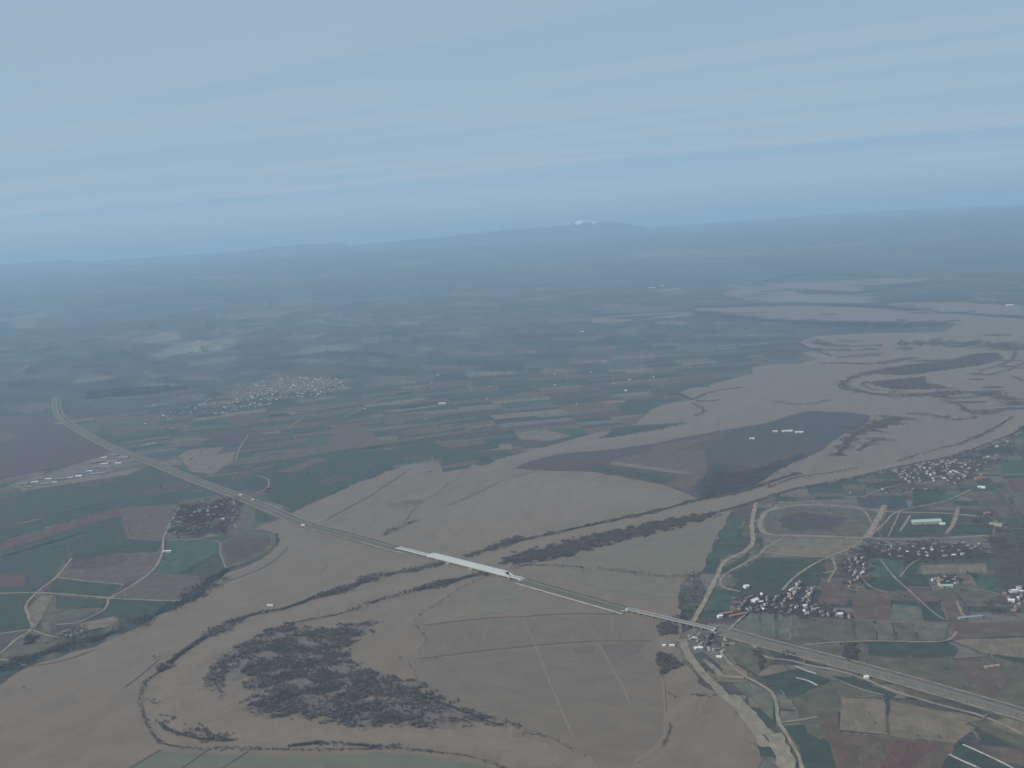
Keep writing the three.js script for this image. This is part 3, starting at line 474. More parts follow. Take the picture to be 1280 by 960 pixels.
const BUILDINGS = [
  ["hangar",1207.8,-2858.2,82,26,8,-4,"pale",{"label":"very long pale green hangar with gabled roof alone on the open plain","category":"hangar"}],
  ["shed",1244.9,-2833.8,14,10,5,-4,"white",{"label":"plain white shed with gabled roof next to the pale hangar","category":"shed"}],
  ["shed",-1897.5,-4215.7,26,18,8,15,"white",{"label":"plain white shed with gabled roof in the roadside industrial strip","category":"shed","group":"plain white shed in the roadside industrial strip set"}],
  ["shed",-2025.7,-4207.2,26,12,6,15,"white",{"label":"plain white shed with gabled roof in the roadside industrial strip","category":"shed","group":"plain white shed in the roadside industrial strip set"}],
  ["shed",-2063.8,-4162.3,26,12,6,15,"white",{"label":"plain white shed with gabled roof in the roadside industrial strip","category":"shed","group":"plain white shed in the roadside industrial strip set"}],
  ["shed",-1829.7,-4254.4,60,14,6,12,"grey",{"label":"very long grey shed with gabled roof in the roadside industrial strip","category":"shed","group":"very long grey shed in the roadside industrial strip set"}],
  ["shed",-1882.6,-4386.1,44,12,6,12,"grey",{"label":"long grey shed with gabled roof in the roadside industrial strip","category":"shed","group":"long grey shed in the roadside industrial strip set"}],
  ["shed",-1935.6,-4509.1,60,12,6,15,"grey",{"label":"very long grey shed with gabled roof in the roadside industrial strip","category":"shed","group":"very long grey shed in the roadside industrial strip set"}],
  ["shed",-1860.9,-4488.4,46,14,6,5,"tanw",{"label":"long sand coloured shed with gabled roof in the roadside industrial strip","category":"shed","group":"long sand coloured shed in the roadside industrial strip set"}],
  ["shed",-1838.1,-4374.1,40,14,6,8,"tanw",{"label":"long sand coloured shed with gabled roof in the roadside industrial strip","category":"shed","group":"long sand coloured shed in the roadside industrial strip set"}],
  ["shed",-1945.1,-4495.9,20,16,6,8,"brick",{"label":"plain red brick shed with gabled roof in the roadside industrial strip","category":"shed"}],
  ["shed",-1832.8,-4560.9,40,20,6,8,"grey",{"label":"long grey shed with gabled roof in the roadside industrial strip","category":"shed","group":"long grey shed in the roadside industrial strip set"}],
  ["shed",-1970.9,-4193.0,40,12,6,15,"tanw",{"label":"long sand coloured shed with gabled roof in the roadside industrial strip","category":"shed","group":"long sand coloured shed in the roadside industrial strip set"}],
  ["shed",-2003.5,-4120.2,36,16,6,15,"grey",{"label":"long grey shed with gabled roof in the roadside industrial strip","category":"shed","group":"long grey shed in the roadside industrial strip set"}],
  ["shed",-2103.9,-4145.6,36,16,6,15,"tanw",{"label":"long sand coloured shed with gabled roof in the roadside industrial strip","category":"shed","group":"long sand coloured shed in the roadside industrial strip set"}],
  ["shed",-1933.8,-4211.1,22,10,5,15,"white",{"label":"plain white shed with gabled roof in the roadside industrial strip","category":"shed","group":"plain white shed in the roadside industrial strip set"}],
  ["shed",-1892.9,-4314.6,26,10,5,12,"white",{"label":"plain white shed with gabled roof in the roadside industrial strip","category":"shed","group":"plain white shed in the roadside industrial strip set"}],
  ["shed",-1911.3,-4290.3,20,9,5,12,"grey",{"label":"plain grey shed with gabled roof in the roadside industrial strip","category":"shed","group":"plain grey shed in the roadside industrial strip set"}],
  ["shed",-1877.3,-4445.9,30,12,6,12,"white",{"label":"long white shed with gabled roof in the roadside industrial strip","category":"shed"}],
  ["shed",-1814.5,-4444.2,26,12,6,8,"white",{"label":"plain white shed with gabled roof in the roadside industrial strip","category":"shed","group":"plain white shed in the roadside industrial strip set"}],
  ["shed",-1764.6,-4477.5,24,10,5,8,"tanw",{"label":"plain sand coloured shed with gabled roof in the roadside industrial strip","category":"shed","group":"plain sand coloured shed in the roadside industrial strip set"}],
  ["shed",-1904.8,-4631.0,30,12,5,8,"grey",{"label":"long grey shed with gabled roof in the roadside industrial strip","category":"shed","group":"long grey shed in the roadside industrial strip set"}],
  ["shed",-1938.3,-4590.7,26,12,5,14,"white",{"label":"plain white shed with gabled roof in the roadside industrial strip","category":"shed","group":"plain white shed in the roadside industrial strip set"}],
  ["shed",-1970.9,-4138.6,22,10,5,15,"white",{"label":"plain white shed with gabled roof in the roadside industrial strip","category":"shed","group":"plain white shed in the roadside industrial strip set"}],
  ["shed",-2048.6,-4078.9,24,10,5,15,"grey",{"label":"plain grey shed with gabled roof in the roadside industrial strip","category":"shed","group":"plain grey shed in the roadside industrial strip set"}],
  ["shed",-2068.9,-4218.3,18,9,5,15,"tanw",{"label":"plain sand coloured shed with gabled roof in the roadside industrial strip","category":"shed","group":"plain sand coloured shed in the roadside industrial strip set"}],
  ["shed",-1801.1,-4846.7,50,14,6,14,"grey",{"label":"long grey shed with gabled roof in the roadside industrial strip","category":"shed","group":"long grey shed in the roadside industrial strip set"}],
  ["shed",-1817.7,-4815.1,36,12,6,14,"tanw",{"label":"long sand coloured shed with gabled roof in the roadside industrial strip","category":"shed","group":"long sand coloured shed in the roadside industrial strip set"}],
  ["barn",-1129.3,-3055.7,26,8,5,4,"white",{"label":"plain white barn with gabled roof on the bright green field","category":"barn"}],
  ["barn",1125.5,-4219.4,18,12,5,-4,"white",{"label":"plain white barn with gabled roof on the river island","category":"barn","group":"plain white barn on the river island set"}],
  ["barn",1175.5,-4212.0,44,12,5,-4,"white",{"label":"long white barn with gabled roof on the river island","category":"barn","group":"long white barn on the river island set"}],
  ["barn",1216.2,-4173.7,34,12,5,-4,"white",{"label":"long white barn with gabled roof on the river island","category":"barn","group":"long white barn on the river island set"}],
  ["barn",997.5,-4110.2,20,12,5,-4,"white",{"label":"plain white barn with gabled roof on the river island","category":"barn","group":"plain white barn on the river island set"}],
  ["hut",-733.8,-3248.8,12,10,5,0,"white",{"label":"small white hut with gabled roof on the drowned ground beside the railway","category":"hut"}],
  ["hut",-681.5,-2521.6,8,6,4,0,"white",{"label":"small white hut with gabled roof on the drowned river levee","category":"hut","group":"small white hut on the drowned river levee set"}],
  ["hut",-672.0,-2517.2,7,6,4,0,"white",{"label":"small white hut with gabled roof on the drowned river levee","category":"hut","group":"small white hut on the drowned river levee set"}],
  ["hut",-1065.7,-3714.5,12,9,5,0,"white",{"label":"small white hut with gabled roof at the railway level crossing","category":"hut","group":"small white hut at the railway level crossing set"}],
  ["hut",-998.8,-3630.6,9,9,5,0,"white",{"label":"small white hut with gabled roof at the railway level crossing","category":"hut","group":"small white hut at the railway level crossing set"}],
  ["hut",-977.7,-3799.2,22,8,5,20,"brick",{"label":"plain red brick hut with gabled roof at the railway level crossing","category":"hut"}],
  ["farmhouse",565.8,-2432.9,12,12,6,20,"white",{"label":"small white house with gabled roof in the hamlet by the viaduct","category":"house"}],
  ["shed",502.1,-2257.3,40,9,4,14,"brick",{"label":"long red brick shed with gabled roof in the hamlet by the viaduct","category":"shed","group":"long red brick shed in the hamlet by the viaduct set"}],
  ["shed",478.4,-2271.3,34,9,4,14,"brick",{"label":"long red brick shed with gabled roof in the hamlet by the viaduct","category":"shed","group":"long red brick shed in the hamlet by the viaduct set"}],
  ["shed",459.3,-2254.6,12,9,5,14,"white",{"label":"small white shed with gabled roof in the hamlet by the viaduct","category":"shed"}],
  ["shed",563.5,-2334.1,14,12,7,30,"white",{"label":"plain white shed with gabled roof in the hamlet by the viaduct","category":"shed"}],
  ["shed",734.1,-2218.5,12,10,6,8,"white",{"label":"small white shed with gabled roof at the end of the hamlet terrace","category":"shed"}],
  ["shed",1012.9,-2157.5,56,8,4,4,"grey",{"label":"very long grey shed with gabled roof at the end of the striped fields","category":"shed"}],
  ["shed",1043.9,-2352.2,30,12,5,-6,"sage",{"label":"long light green shed with gabled roof in the farmstead amid tan fields","category":"shed"}],
  ["shed",1045.1,-2391.6,16,10,5,-30,"brick",{"label":"plain red brick shed with gabled roof in the farmstead amid tan fields","category":"shed"}],
  ["shed",1385.0,-2795.2,34,12,6,-38,"tanw",{"label":"long sand coloured shed with gabled roof by the road bend","category":"shed"}],
  ["shed",1411.9,-2904.2,18,12,6,0,"brick",{"label":"plain red brick shed with gabled roof by the road bend","category":"shed"}],
  ["farmhouse",1564.0,-3281.6,22,20,8,0,"brick",{"label":"plain red brick house with gabled roof at the road out of the riverside village","category":"house"}],
  ["shed",1528.8,-3184.9,22,10,5,-30,"white",{"label":"plain white shed with gabled roof at the road out of the riverside village","category":"shed"}],
  ["shed",1183.5,-2294.3,14,9,5,0,"white",{"label":"plain white shed with gabled roof beside the dark scrub","category":"shed","group":"plain white shed beside the dark scrub set"}],
  ["shed",1147.2,-2237.8,14,9,5,-20,"white",{"label":"plain white shed with gabled roof beside the dark scrub","category":"shed","group":"plain white shed beside the dark scrub set"}],
  ["shed",942.6,-1911.7,8,6,3,0,"tanw",{"label":"small sand coloured shed with gabled roof on the open brown field","category":"shed","group":"small sand coloured shed on the open brown field set"}],
  ["shed",955.0,-1913.6,8,6,3,0,"tanw",{"label":"small sand coloured shed with gabled roof on the open brown field","category":"shed","group":"small sand coloured shed on the open brown field set"}],
  ["shed",930.2,-1909.8,8,6,3,0,"tanw",{"label":"small sand coloured shed with gabled roof on the open brown field","category":"shed","group":"small sand coloured shed on the open brown field set"}],
  ["site_cabin",375.4,-2089.4,18,10,3,8,"white",{"label":"plain white cabin with gabled roof in the construction yard","category":"cabin"}],
  ["site_cabin",379.1,-2145.5,12,6,3,8,"white",{"label":"small white cabin with gabled roof in the construction yard","category":"cabin","group":"small white cabin in the construction yard set"}],
  ["site_cabin",440.3,-2100.7,10,6,3,-4,"brick",{"label":"small red brick cabin with gabled roof in the construction yard","category":"cabin"}],
  ["site_cabin",452.4,-2098.8,12,5,3,-4,"tanw",{"label":"small sand coloured cabin with gabled roof in the construction yard","category":"cabin"}],
  ["site_cabin",410.6,-2038.2,12,7,3,-14,"white",{"label":"small white cabin with gabled roof in the construction yard","category":"cabin","group":"small white cabin in the construction yard set"}],
  ["site_cabin",320.2,-2110.8,12,5,3,-5,"white",{"label":"small white cabin with gabled roof in the construction yard","category":"cabin","group":"small white cabin in the construction yard set"}],
  ["site_cabin",302.7,-2113.5,8,5,3,-5,"white",{"label":"small white cabin with gabled roof in the construction yard","category":"cabin","group":"small white cabin in the construction yard set"}],
  ["site_cabin",680.2,-1898.3,9,8,4,0,"white",{"label":"small white cabin with gabled roof beside the railway service road","category":"cabin"}],
  ["shed",846.7,-5572.4,30,14,6,0,"brick",{"label":"long red brick shed with gabled roof alone on the open plain","category":"shed"}],
  ["shed",-395.7,-5485.2,40,14,6,0,"white",{"label":"long white shed with gabled roof alone on the open plain","category":"shed","group":"long white shed alone on the open plain set"}],
  ["shed",648.7,-8728.7,30,14,6,0,"white",{"label":"long white shed with gabled roof alone on the open plain","category":"shed","group":"long white shed alone on the open plain set"}],
  ["shed",2001.0,-13669.7,90,16,8,4,"white",{"label":"very long white shed with gabled roof on the hazy far plain by the river","category":"shed","group":"very long white shed on the hazy far plain by the river set"}],
  ["shed",2173.5,-13854.6,60,16,8,4,"white",{"label":"very long white shed with gabled roof on the hazy far plain by the river","category":"shed","group":"very long white shed on the hazy far plain by the river set"}],
  ["shed",4371.6,-8630.2,60,20,8,4,"white",{"label":"very long white shed with gabled roof on the hazy far plain by the river","category":"shed","group":"very long white shed on the hazy far plain by the river set"}]
];
const RAIL_WEST = [-3118.0,-6740.3,-2736.5,-5934.7,-2355.7,-5336.6,-1993.8,-4831.0,-1683.0,-4454.8,-1317.6,-3998.3,-1062.6,-3690.8,-891.6,-3477.5,-736.7,-3276.9,-545.9,-3094.8,-373.6,-2923.3];
const RAIL_EAST = [429.0,-2183.0,529.7,-2086.8,664.2,-1960.6,770.7,-1853.2,903.9,-1710.8,1008.1,-1591.4];
const BRIDGE = {"west_end":[-378.3,-2927.8],"tube_start":[-274.3,-2843.6],"tube_end":[-29.4,-2618.1],"east_end":[-8.0,-2585.4],"via_start":[248.7,-2326.0],"via_end":[427.2,-2173.6]};
const RANGES = [[[[-5635,-34000,690],[-4007,-34000,719],[-2243,-34000,767],[-1020,-34000,823],[67,-34000,887],[1420,-34000,881],[2237,-34000,976],[2646,-34000,1038],[3049,-34000,985],[3857,-34000,918],[4581,-34000,759],[5058,-34000,515],[5731,-34000,391]],3500,945,5],[[[-25435,-36000,871],[-21432,-36000,813],[-18856,-36000,790],[-16847,-36000,803],[-15701,-36000,801],[-14573,-36000,657],[-13160,-36000,481],[-11467,-36000,229]],4000,0,6],[[[-12872,-36000,491],[-10848,-36000,618],[-9403,-36000,724],[-8103,-36000,811],[-6956,-36000,823],[-5956,-36000,787],[-5110,-36000,619],[-3117,-36000,435]],4000,0,7]];
const COVER = [[-1505,-6433,0,445,539,0.13,0.108,0.08],[-1868,-5635,0,207,221,0.13,0.108,0.08],[-2937,-9298,0,376,740,0.165,0.145,0.105],[-3686,-10383,0,268,550,0.165,0.145,0.105],[-3380,-13072,0,473,505,0.13,0.108,0.08],[-2424,-8109,0,197,197,0.13,0.108,0.08],[-3190,-7568,0,153,196,0.13,0.108,0.08],[-1577,-7705,0,281,178,0.13,0.108,0.08],[-1550,-8450,0,274,305,0.13,0.108,0.08],[-2038,-21949,0,387,1008,0.165,0.145,0.105],[3418,-20915,0,1007,916,0.13,0.108,0.08],[-1106,-10564,0,119,284,0.13,0.108,0.08],[-6963,-14614,0,469,720,0.13,0.108,0.08],[-11227,-28060,0,1118,1977,0.13,0.108,0.08],[-1986,-9623,0,233,315,0.13,0.108,0.08],[-560,-9127,0,295,213,0.13,0.108,0.08],[-4627,-16855,0,1352,1197,0.022,0.027,0.027],[-1483,-17296,0,583,1260,0.022,0.027,0.027],[-5740,-12427,0,699,522,0.022,0.027,0.027],[-3421,-8336,0,405,297,0.022,0.027,0.027],[-1880,-7534,0,367,195,0.022,0.027,0.027],[-4213,-8963,0,304,411,0.022,0.027,0.027],[-2441,-15804,0,761,736,0.022,0.027,0.027],[-3460,-11472,0,370,334,0.022,0.027,0.027],[-15127,-40356,0,5140,4097,0.022,0.027,0.027],[58,-11866,0,574,357,0.022,0.027,0.027],[1275,-12523,0,706,397,0.022,0.027,0.027],[439,-8526,0,414,186,0.022,0.027,0.027],[4110,-9882,0,480,415,0.022,0.027,0.027],[2887,-7693,0,500,152,0.022,0.027,0.027],[6853,-14271,0,690,687,0.022,0.027,0.027],[-1195,-9509,0,307,231,0.022,0.027,0.027],[-3824,-7634,0,186,200,0.022,0.027,0.027],[-1506,-5392,0,115,76,0.12,0.075,0.055],[4129,-19170,0,924,616,0.13,0.108,0.08],[6379,-19466,0,782,635,0.13,0.108,0.08],[3117,-14505,0,701,443,0.022,0.027,0.027]];
const MUD_BARS = [[3949,-10485,94,154],[2602,-10826,243,78],[3704,-9174,66,80],[4309,-9610,186,69],[3961,-12792,197,237],[3532,-8518,114,94],[3198,-11892,219,179],[4511,-12382,139,120],[2855,-8865,89,112],[5663,-11308,149,134],[2760,-11243,254,88],[4848,-11639,195,193],[4127,-13786,109,207],[3368,-13798,210,275],[3801,-10449,186,74],[4673,-11358,196,191],[2655,-10432,180,80],[2617,-8227,200,48],[3499,-7791,84,71],[2906,-11560,213,152],[5345,-11383,144,181],[4062,-9842,134,147],[5091,-12420,256,138],[4225,-11487,165,118],[2643,-9984,83,132],[2313,-9416,196,94],[4772,-10601,208,111],[2573,-8383,114,67],[4797,-9686,178,71],[5024,-10251,76,158],[2469,-8529,205,85],[3405,-14043,142,187],[3310,-7862,101,45],[4723,-11630,93,150],[5233,-11731,170,172],[4576,-9808,218,72],[3773,-8345,185,74],[3709,-13817,219,143],[5027,-11792,240,111],[3162,-13029,189,188],[4209,-11877,178,208],[3200,-8038,56,99],[4487,-8903,141,87],[5693,-11165,200,137],[2292,-6328,123,28],[2899,-6397,98,49],[2031,-6640,88,63],[2167,-6256,123,47],[3360,-6811,117,55],[2900,-6468,50,33],[2943,-6807,52,43],[2584,-6446,45,56],[2308,-6240,42,59],[2520,-5883,143,48],[2209,-6945,74,65],[2385,-7062,60,36],[2895,-5700,75,43],[2588,-6464,85,50],[2426,-6978,110,38],[2363,-6001,42,25],[2785,-5507,61,43],[2592,-5291,40,24],[2137,-4593,111,29],[2258,-4386,99,29],[2816,-5421,67,25],[2411,-4921,63,34],[2527,-5341,62,30],[2367,-4825,70,18],[2449,-5173,50,30],[2147,-4708,87,17]];
const OVERBRIDGE = [834, -1714], GANTRY = [[385, -2075], [418, -2166]];

const TAU = Math.PI * 2;
// ---------------------------------------------------------------- helpers
const taken = new Map();
const numbered = (n) => { const k = taken.get(n) ?? 0; taken.set(n, k + 1); return k ? `${n}_${String(k).padStart(3, '0')}` : n; };
const set = (o, data) => { Object.assign(o.userData, Object.fromEntries(Object.entries(data).filter(([, v]) => v !== undefined))); return o; };
function mesh(name, g, m, parent) { const o = new THREE.Mesh(g, m); o.name = parent ? name : numbered(name); o.castShadow = o.receiveShadow = true; (parent ?? scene).add(o); return o; }
function group(name, x = 0, y = 0, z = 0, turn = 0) { const o = new THREE.Group(); o.name = numbered(name); o.position.set(x, y, z); o.rotation.y = turn; scene.add(o); return o; }
const structure = (o) => set(o, { kind: 'structure' });
const pairs = (a) => { const r = []; for (let i = 0; i < a.length; i += 2) r.push([a[i], a[i + 1]]); return r; };
const inside = (p, x, z) => { let c = false; for (let i = 0, j = p.length - 1; i < p.length; j = i++) if ((p[i][1] > z) !== (p[j][1] > z) && x < (p[j][0] - p[i][0]) * (z - p[i][1]) / (p[j][1] - p[i][1]) + p[i][0]) c = !c; return c; };
// roughen an outline so that it is not ruled with a straight edge
function ragged(p, amount, step) {
  const r = [];
  p.forEach((a, i) => {
    const b = p[(i + 1) % p.length], L = Math.hypot(b[0] - a[0], b[1] - a[1]), k = Math.min(40, Math.max(1, Math.round(L / step)));
    for (let q = 0; q < k; q++) { const x = a[0] + (b[0] - a[0]) * q / k, z = a[1] + (b[1] - a[1]) * q / k; r.push([x + amount * fbm(x / 60, z / 60, 3), z + amount * fbm(x / 60 + 50, z / 60, 3, n2b)]); }
  });
  return r;
}
const rounded = (p) => new THREE.CatmullRomCurve3(p.map(([x, z]) => new THREE.Vector3(x, 0, z)), true, 'centripetal').getPoints(p.length * 6).slice(0, -1).map((v) => [v.x, v.z]);
// a level sheet; uv in metres, along the sheet's longest side
function sheet(pts, y, uvScale = 210) {
  let best = 0, ang = 0;
  pts.forEach((a, i) => { const b = pts[(i + 1) % pts.length], L = Math.hypot(b[0] - a[0], b[1] - a[1]); if (L > best) { best = L; ang = Math.atan2(b[1] - a[1], b[0] - a[0]); } });
  const c = Math.cos(ang), s = Math.sin(ang), off = hash(Math.round(pts[0][0]), Math.round(pts[0][1])) * 7;
  const tri = THREE.ShapeUtils.triangulateShape(pts.map(([x, z]) => new THREE.Vector2(x, -z)), []);
  const g = new THREE.BufferGeometry(), P = [], U = [], N = [];
  for (const [x, z] of pts) { P.push(x, y, z); N.push(0, 1, 0); U.push((x * c + z * s) / uvScale + off, (-x * s + z * c) / uvScale + off); }
  g.setAttribute('position', new THREE.Float32BufferAttribute(P, 3)); g.setAttribute('normal', new THREE.Float32BufferAttribute(N, 3)); g.setAttribute('uv', new THREE.Float32BufferAttribute(U, 2));
  g.setIndex(tri.flatMap(([a, b, d]) => ((pts[b][0] - pts[a][0]) * (pts[d][1] - pts[a][1]) - (pts[b][1] - pts[a][1]) * (pts[d][0] - pts[a][0]) < 0 ? [a, b, d] : [a, d, b])));   // every face up
  return g;
}
// smooth a polyline and give its points and normals
function smooth(p, step) {
  if (p.length < 3) { const L = Math.hypot(p[1][0] - p[0][0], p[1][1] - p[0][1]), k = Math.max(1, Math.ceil(L / step)); return Array.from({ length: k + 1 }, (_, i) => [p[0][0] + (p[1][0] - p[0][0]) * i / k, p[0][1] + (p[1][1] - p[0][1]) * i / k]); }
  const c = new THREE.CatmullRomCurve3(p.map(([x, z]) => new THREE.Vector3(x, 0, z)), false, 'centripetal');
  return c.getSpacedPoints(Math.max(2, Math.ceil(c.getLength() / step))).map((v) => [v.x, v.z]);
}
const normals = (p) => p.map((_, i) => { const a = p[Math.max(0, i - 1)], b = p[Math.min(p.length - 1, i + 1)], L = Math.hypot(b[0] - a[0], b[1] - a[1]) || 1; return [-(b[1] - a[1]) / L, (b[0] - a[0]) / L]; });
// sweep a section [[offset, height] ...] along a line
function sweep(line, section, uv = 40) {
  const nr = normals(line), P = [], U = [], I = [], m = section.length; let run = 0;
  line.forEach((q, i) => {
    if (i) run += Math.hypot(q[0] - line[i - 1][0], q[1] - line[i - 1][1]);
    section.forEach(([o, h]) => { P.push(q[0] + nr[i][0] * o, h, q[1] + nr[i][1] * o); U.push(run / uv, o / uv); });
    if (i) for (let k = 0; k + 1 < m; k++) { const a = (i - 1) * m + k, b = i * m + k; I.push(a, a + 1, b, b, a + 1, b + 1); }
  });
  const g = new THREE.BufferGeometry();
  g.setAttribute('position', new THREE.Float32BufferAttribute(P, 3)); g.setAttribute('uv', new THREE.Float32BufferAttribute(U, 2)); g.setIndex(I); g.computeVertexNormals();
  return g;
}
const ribbon = (line, w, y, rough = 0) => {
  const nr = normals(line), P = [], U = [], I = []; let run = 0;
  line.forEach((q, i) => {
    if (i) run += Math.hypot(q[0] - line[i - 1][0], q[1] - line[i - 1][1]);
    const wl = w / 2 * (1 + rough * n2(run / 37, w)), wr = w / 2 * (1 + rough * n2(run / 41, w + 9));
    P.push(q[0] - nr[i][0] * wl, y, q[1] - nr[i][1] * wl, q[0] + nr[i][0] * wr, y, q[1] + nr[i][1] * wr); U.push(run / 170, 0.3 * w, run / 170, 0.3 * w + w / 170);
    if (i) { const a = 2 * i - 2; I.push(a, a + 1, a + 2, a + 2, a + 1, a + 3); }
  });
  const g = new THREE.BufferGeometry();
  g.setAttribute('position', new THREE.Float32BufferAttribute(P, 3)); g.setAttribute('uv', new THREE.Float32BufferAttribute(U, 2)); g.setIndex(I); g.computeVertexNormals();
  return g;
};

// ---------------------------------------------------------------- materials: colour, grain and wear only
function grain(size, f) {
  const d = new Uint8Array(size * size * 4);
  for (let j = 0; j < size; j++) for (let i = 0; i < size; i++) { const v = Math.min(1, Math.max(0, f(i / size, j / size))), o = (j * size + i) * 4; d[o] = d[o + 1] = d[o + 2] = Math.round(255 * v); d[o + 3] = 255; }
  const t = new THREE.DataTexture(d, size, size); t.wrapS = t.wrapT = THREE.RepeatWrapping; t.magFilter = THREE.LinearFilter; t.minFilter = THREE.LinearMipmapLinearFilter; t.generateMipmaps = true; t.colorSpace = THREE.SRGBColorSpace; t.needsUpdate = true; return t;
}
// noise that repeats: looked up on two circles folded to a plane by blending the four shifts
const tile = (u, v, fu, fv, n, o) => { const a = fbm(u * fu, v * fv, o, n), b = fbm((u - 1) * fu, v * fv, o, n), c = fbm(u * fu, (v - 1) * fv, o, n), e = fbm((u - 1) * fu, (v - 1) * fv, o, n), s = sm(0.7, 1, u), t = sm(0.7, 1, v); return (a * (1 - s) + b * s) * (1 - t) + (c * (1 - s) + e * s) * t; };
const CROP = grain(512, (u, v) => 0.84 + 0.09 * tile(u, v, 3, 22, n2, 3) + 0.18 * tile(u, v, 3.5, 3.5, n2b, 5) + 0.02 * Math.sin(v * TAU * 22));
const SOIL = grain(512, (u, v) => 0.84 + 0.08 * tile(u, v, 3, 18, n2b, 3) + 0.17 * tile(u, v, 4, 4, n2c, 5));
const SILT = grain(512, (u, v) => 0.92 + 0.075 * tile(u, v, 2.5, 5, n2c, 4) + 0.04 * tile(u, v, 12, 26, n2, 3));
const RGB = {
  green: [0.026, 0.038, 0.023], bright: [0.032, 0.063, 0.036], slate: [0.033, 0.040, 0.030], olive: [0.075, 0.068, 0.043], sage: [0.086, 0.089, 0.062],
  brown: [0.086, 0.059, 0.042], plum: [0.059, 0.041, 0.037], red: [0.081, 0.041, 0.031], rust: [0.086, 0.054, 0.038], tan: [0.132, 0.104, 0.070], scrub: [0.043, 0.040, 0.036], darkwood: [0.031, 0.029, 0.028],
  dirt: [0.198, 0.163, 0.117], tan2: [0.110, 0.091, 0.066], gravel: [0.192, 0.163, 0.119], road: [0.052, 0.050, 0.046], concrete: [0.396, 0.366, 0.319], pale: [0.360, 0.330, 0.274], waste: [0.107, 0.093, 0.074],
  siltgreen: [0.136, 0.119, 0.083], floodgrass: [0.108, 0.108, 0.074], siltdark: [0.134, 0.105, 0.077], siltpale: [0.162, 0.124, 0.090], lane: [0.166, 0.128, 0.094], laned_and_shade: [0.115, 0.090, 0.069], thicket: [0.112, 0.087, 0.070], channel: [0.163, 0.125, 0.090],
};
const MAT = {};
for (const [k, c] of Object.entries(RGB)) {
  const wet = /silt|lane|channel|floodgrass/.test(k);
  MAT[k] = new (wet ? THREE.MeshPhysicalMaterial : THREE.MeshStandardMaterial)({ name: k, color: new THREE.Color(...c.map((x) => x / 0.72)), roughness: wet ? 0.6 : 0.95, ...(wet ? { ior: 1.33, specularIntensity: 0.85 } : {}), map: wet ? SILT : /green|bright|slate|olive|sage/.test(k) ? CROP : SOIL });
  if (wet) MAT[k].color.multiplyScalar(0.72 / 0.85);
}
MAT.water = new THREE.MeshPhysicalMaterial({ name: 'muddy_water', color: new THREE.Color(0.152, 0.116, 0.083).multiplyScalar(1 / 0.85), roughness: 0.6, specularIntensity: 0.85, ior: 1.33, map: SILT });
const plain = (name, r, g, b, rough = 0.85) => new THREE.MeshStandardMaterial({ name, color: new THREE.Color().setRGB(r, g, b), roughness: rough });

// ---------------------------------------------------------------- the land: one sheet to the horizon, level in the valley, broken hills to the left, plateaus far off
const EDGE = 46000;
function height(x, z) {
  const r = Math.hypot(x, z), az = Math.atan2(x, -z) * 180 / Math.PI;
  if (z > -5200) return 0;
  const left = 1 - sm(-9, 4, az + 3 * n2(r / 4000, 2));
  const near = sm(6700, 9200, r + 500 * n2(x / 1500, z / 1500)) * left;
  const wx = x + 260 * n2b(x / 900, z / 900), wz = z + 260 * n2c(x / 900, z / 900), rid = 1 - Math.abs(n2(wx / 1300, wz / 1300)), rid2 = 1 - Math.abs(n2b(wx / 520, wz / 520));
  let h = near * (6 + 36 * rid * rid + 16 * rid2 * rid2 * rid + 44 * fbm(x / 2600, z / 2600, 2, n2c) * sm(8000, 11000, r));
  h += sm(13000, 20000, r) * Math.max(0, 60 * fbm(x / 5000, z / 4500, 3, n2b) + 12) * (0.35 + 0.65 * left);
  const far = Math.max(0, (r - 13500) / 31000); h += 690 * (1 - Math.exp(-Math.pow(far * 2.2, 1.3))) * (0.9 + 0.12 * n2c(x / 14000 + 3.3, z / 12000)) + 34 * sm(17000, 24000, r) * fbm(x / 2600, z / 3400, 3, n2);      // the valley side climbs slowly to the uplands
  return Math.max(0, h) * sm(5200, 6600, -z);
}
const CROPS = [[0.033, 0.039, 0.029], [0.025, 0.039, 0.025], [0.043, 0.044, 0.031], [0.069, 0.055, 0.043], [0.085, 0.068, 0.051], [0.094, 0.081, 0.060], [0.060, 0.060, 0.042], [0.051, 0.043, 0.036]];
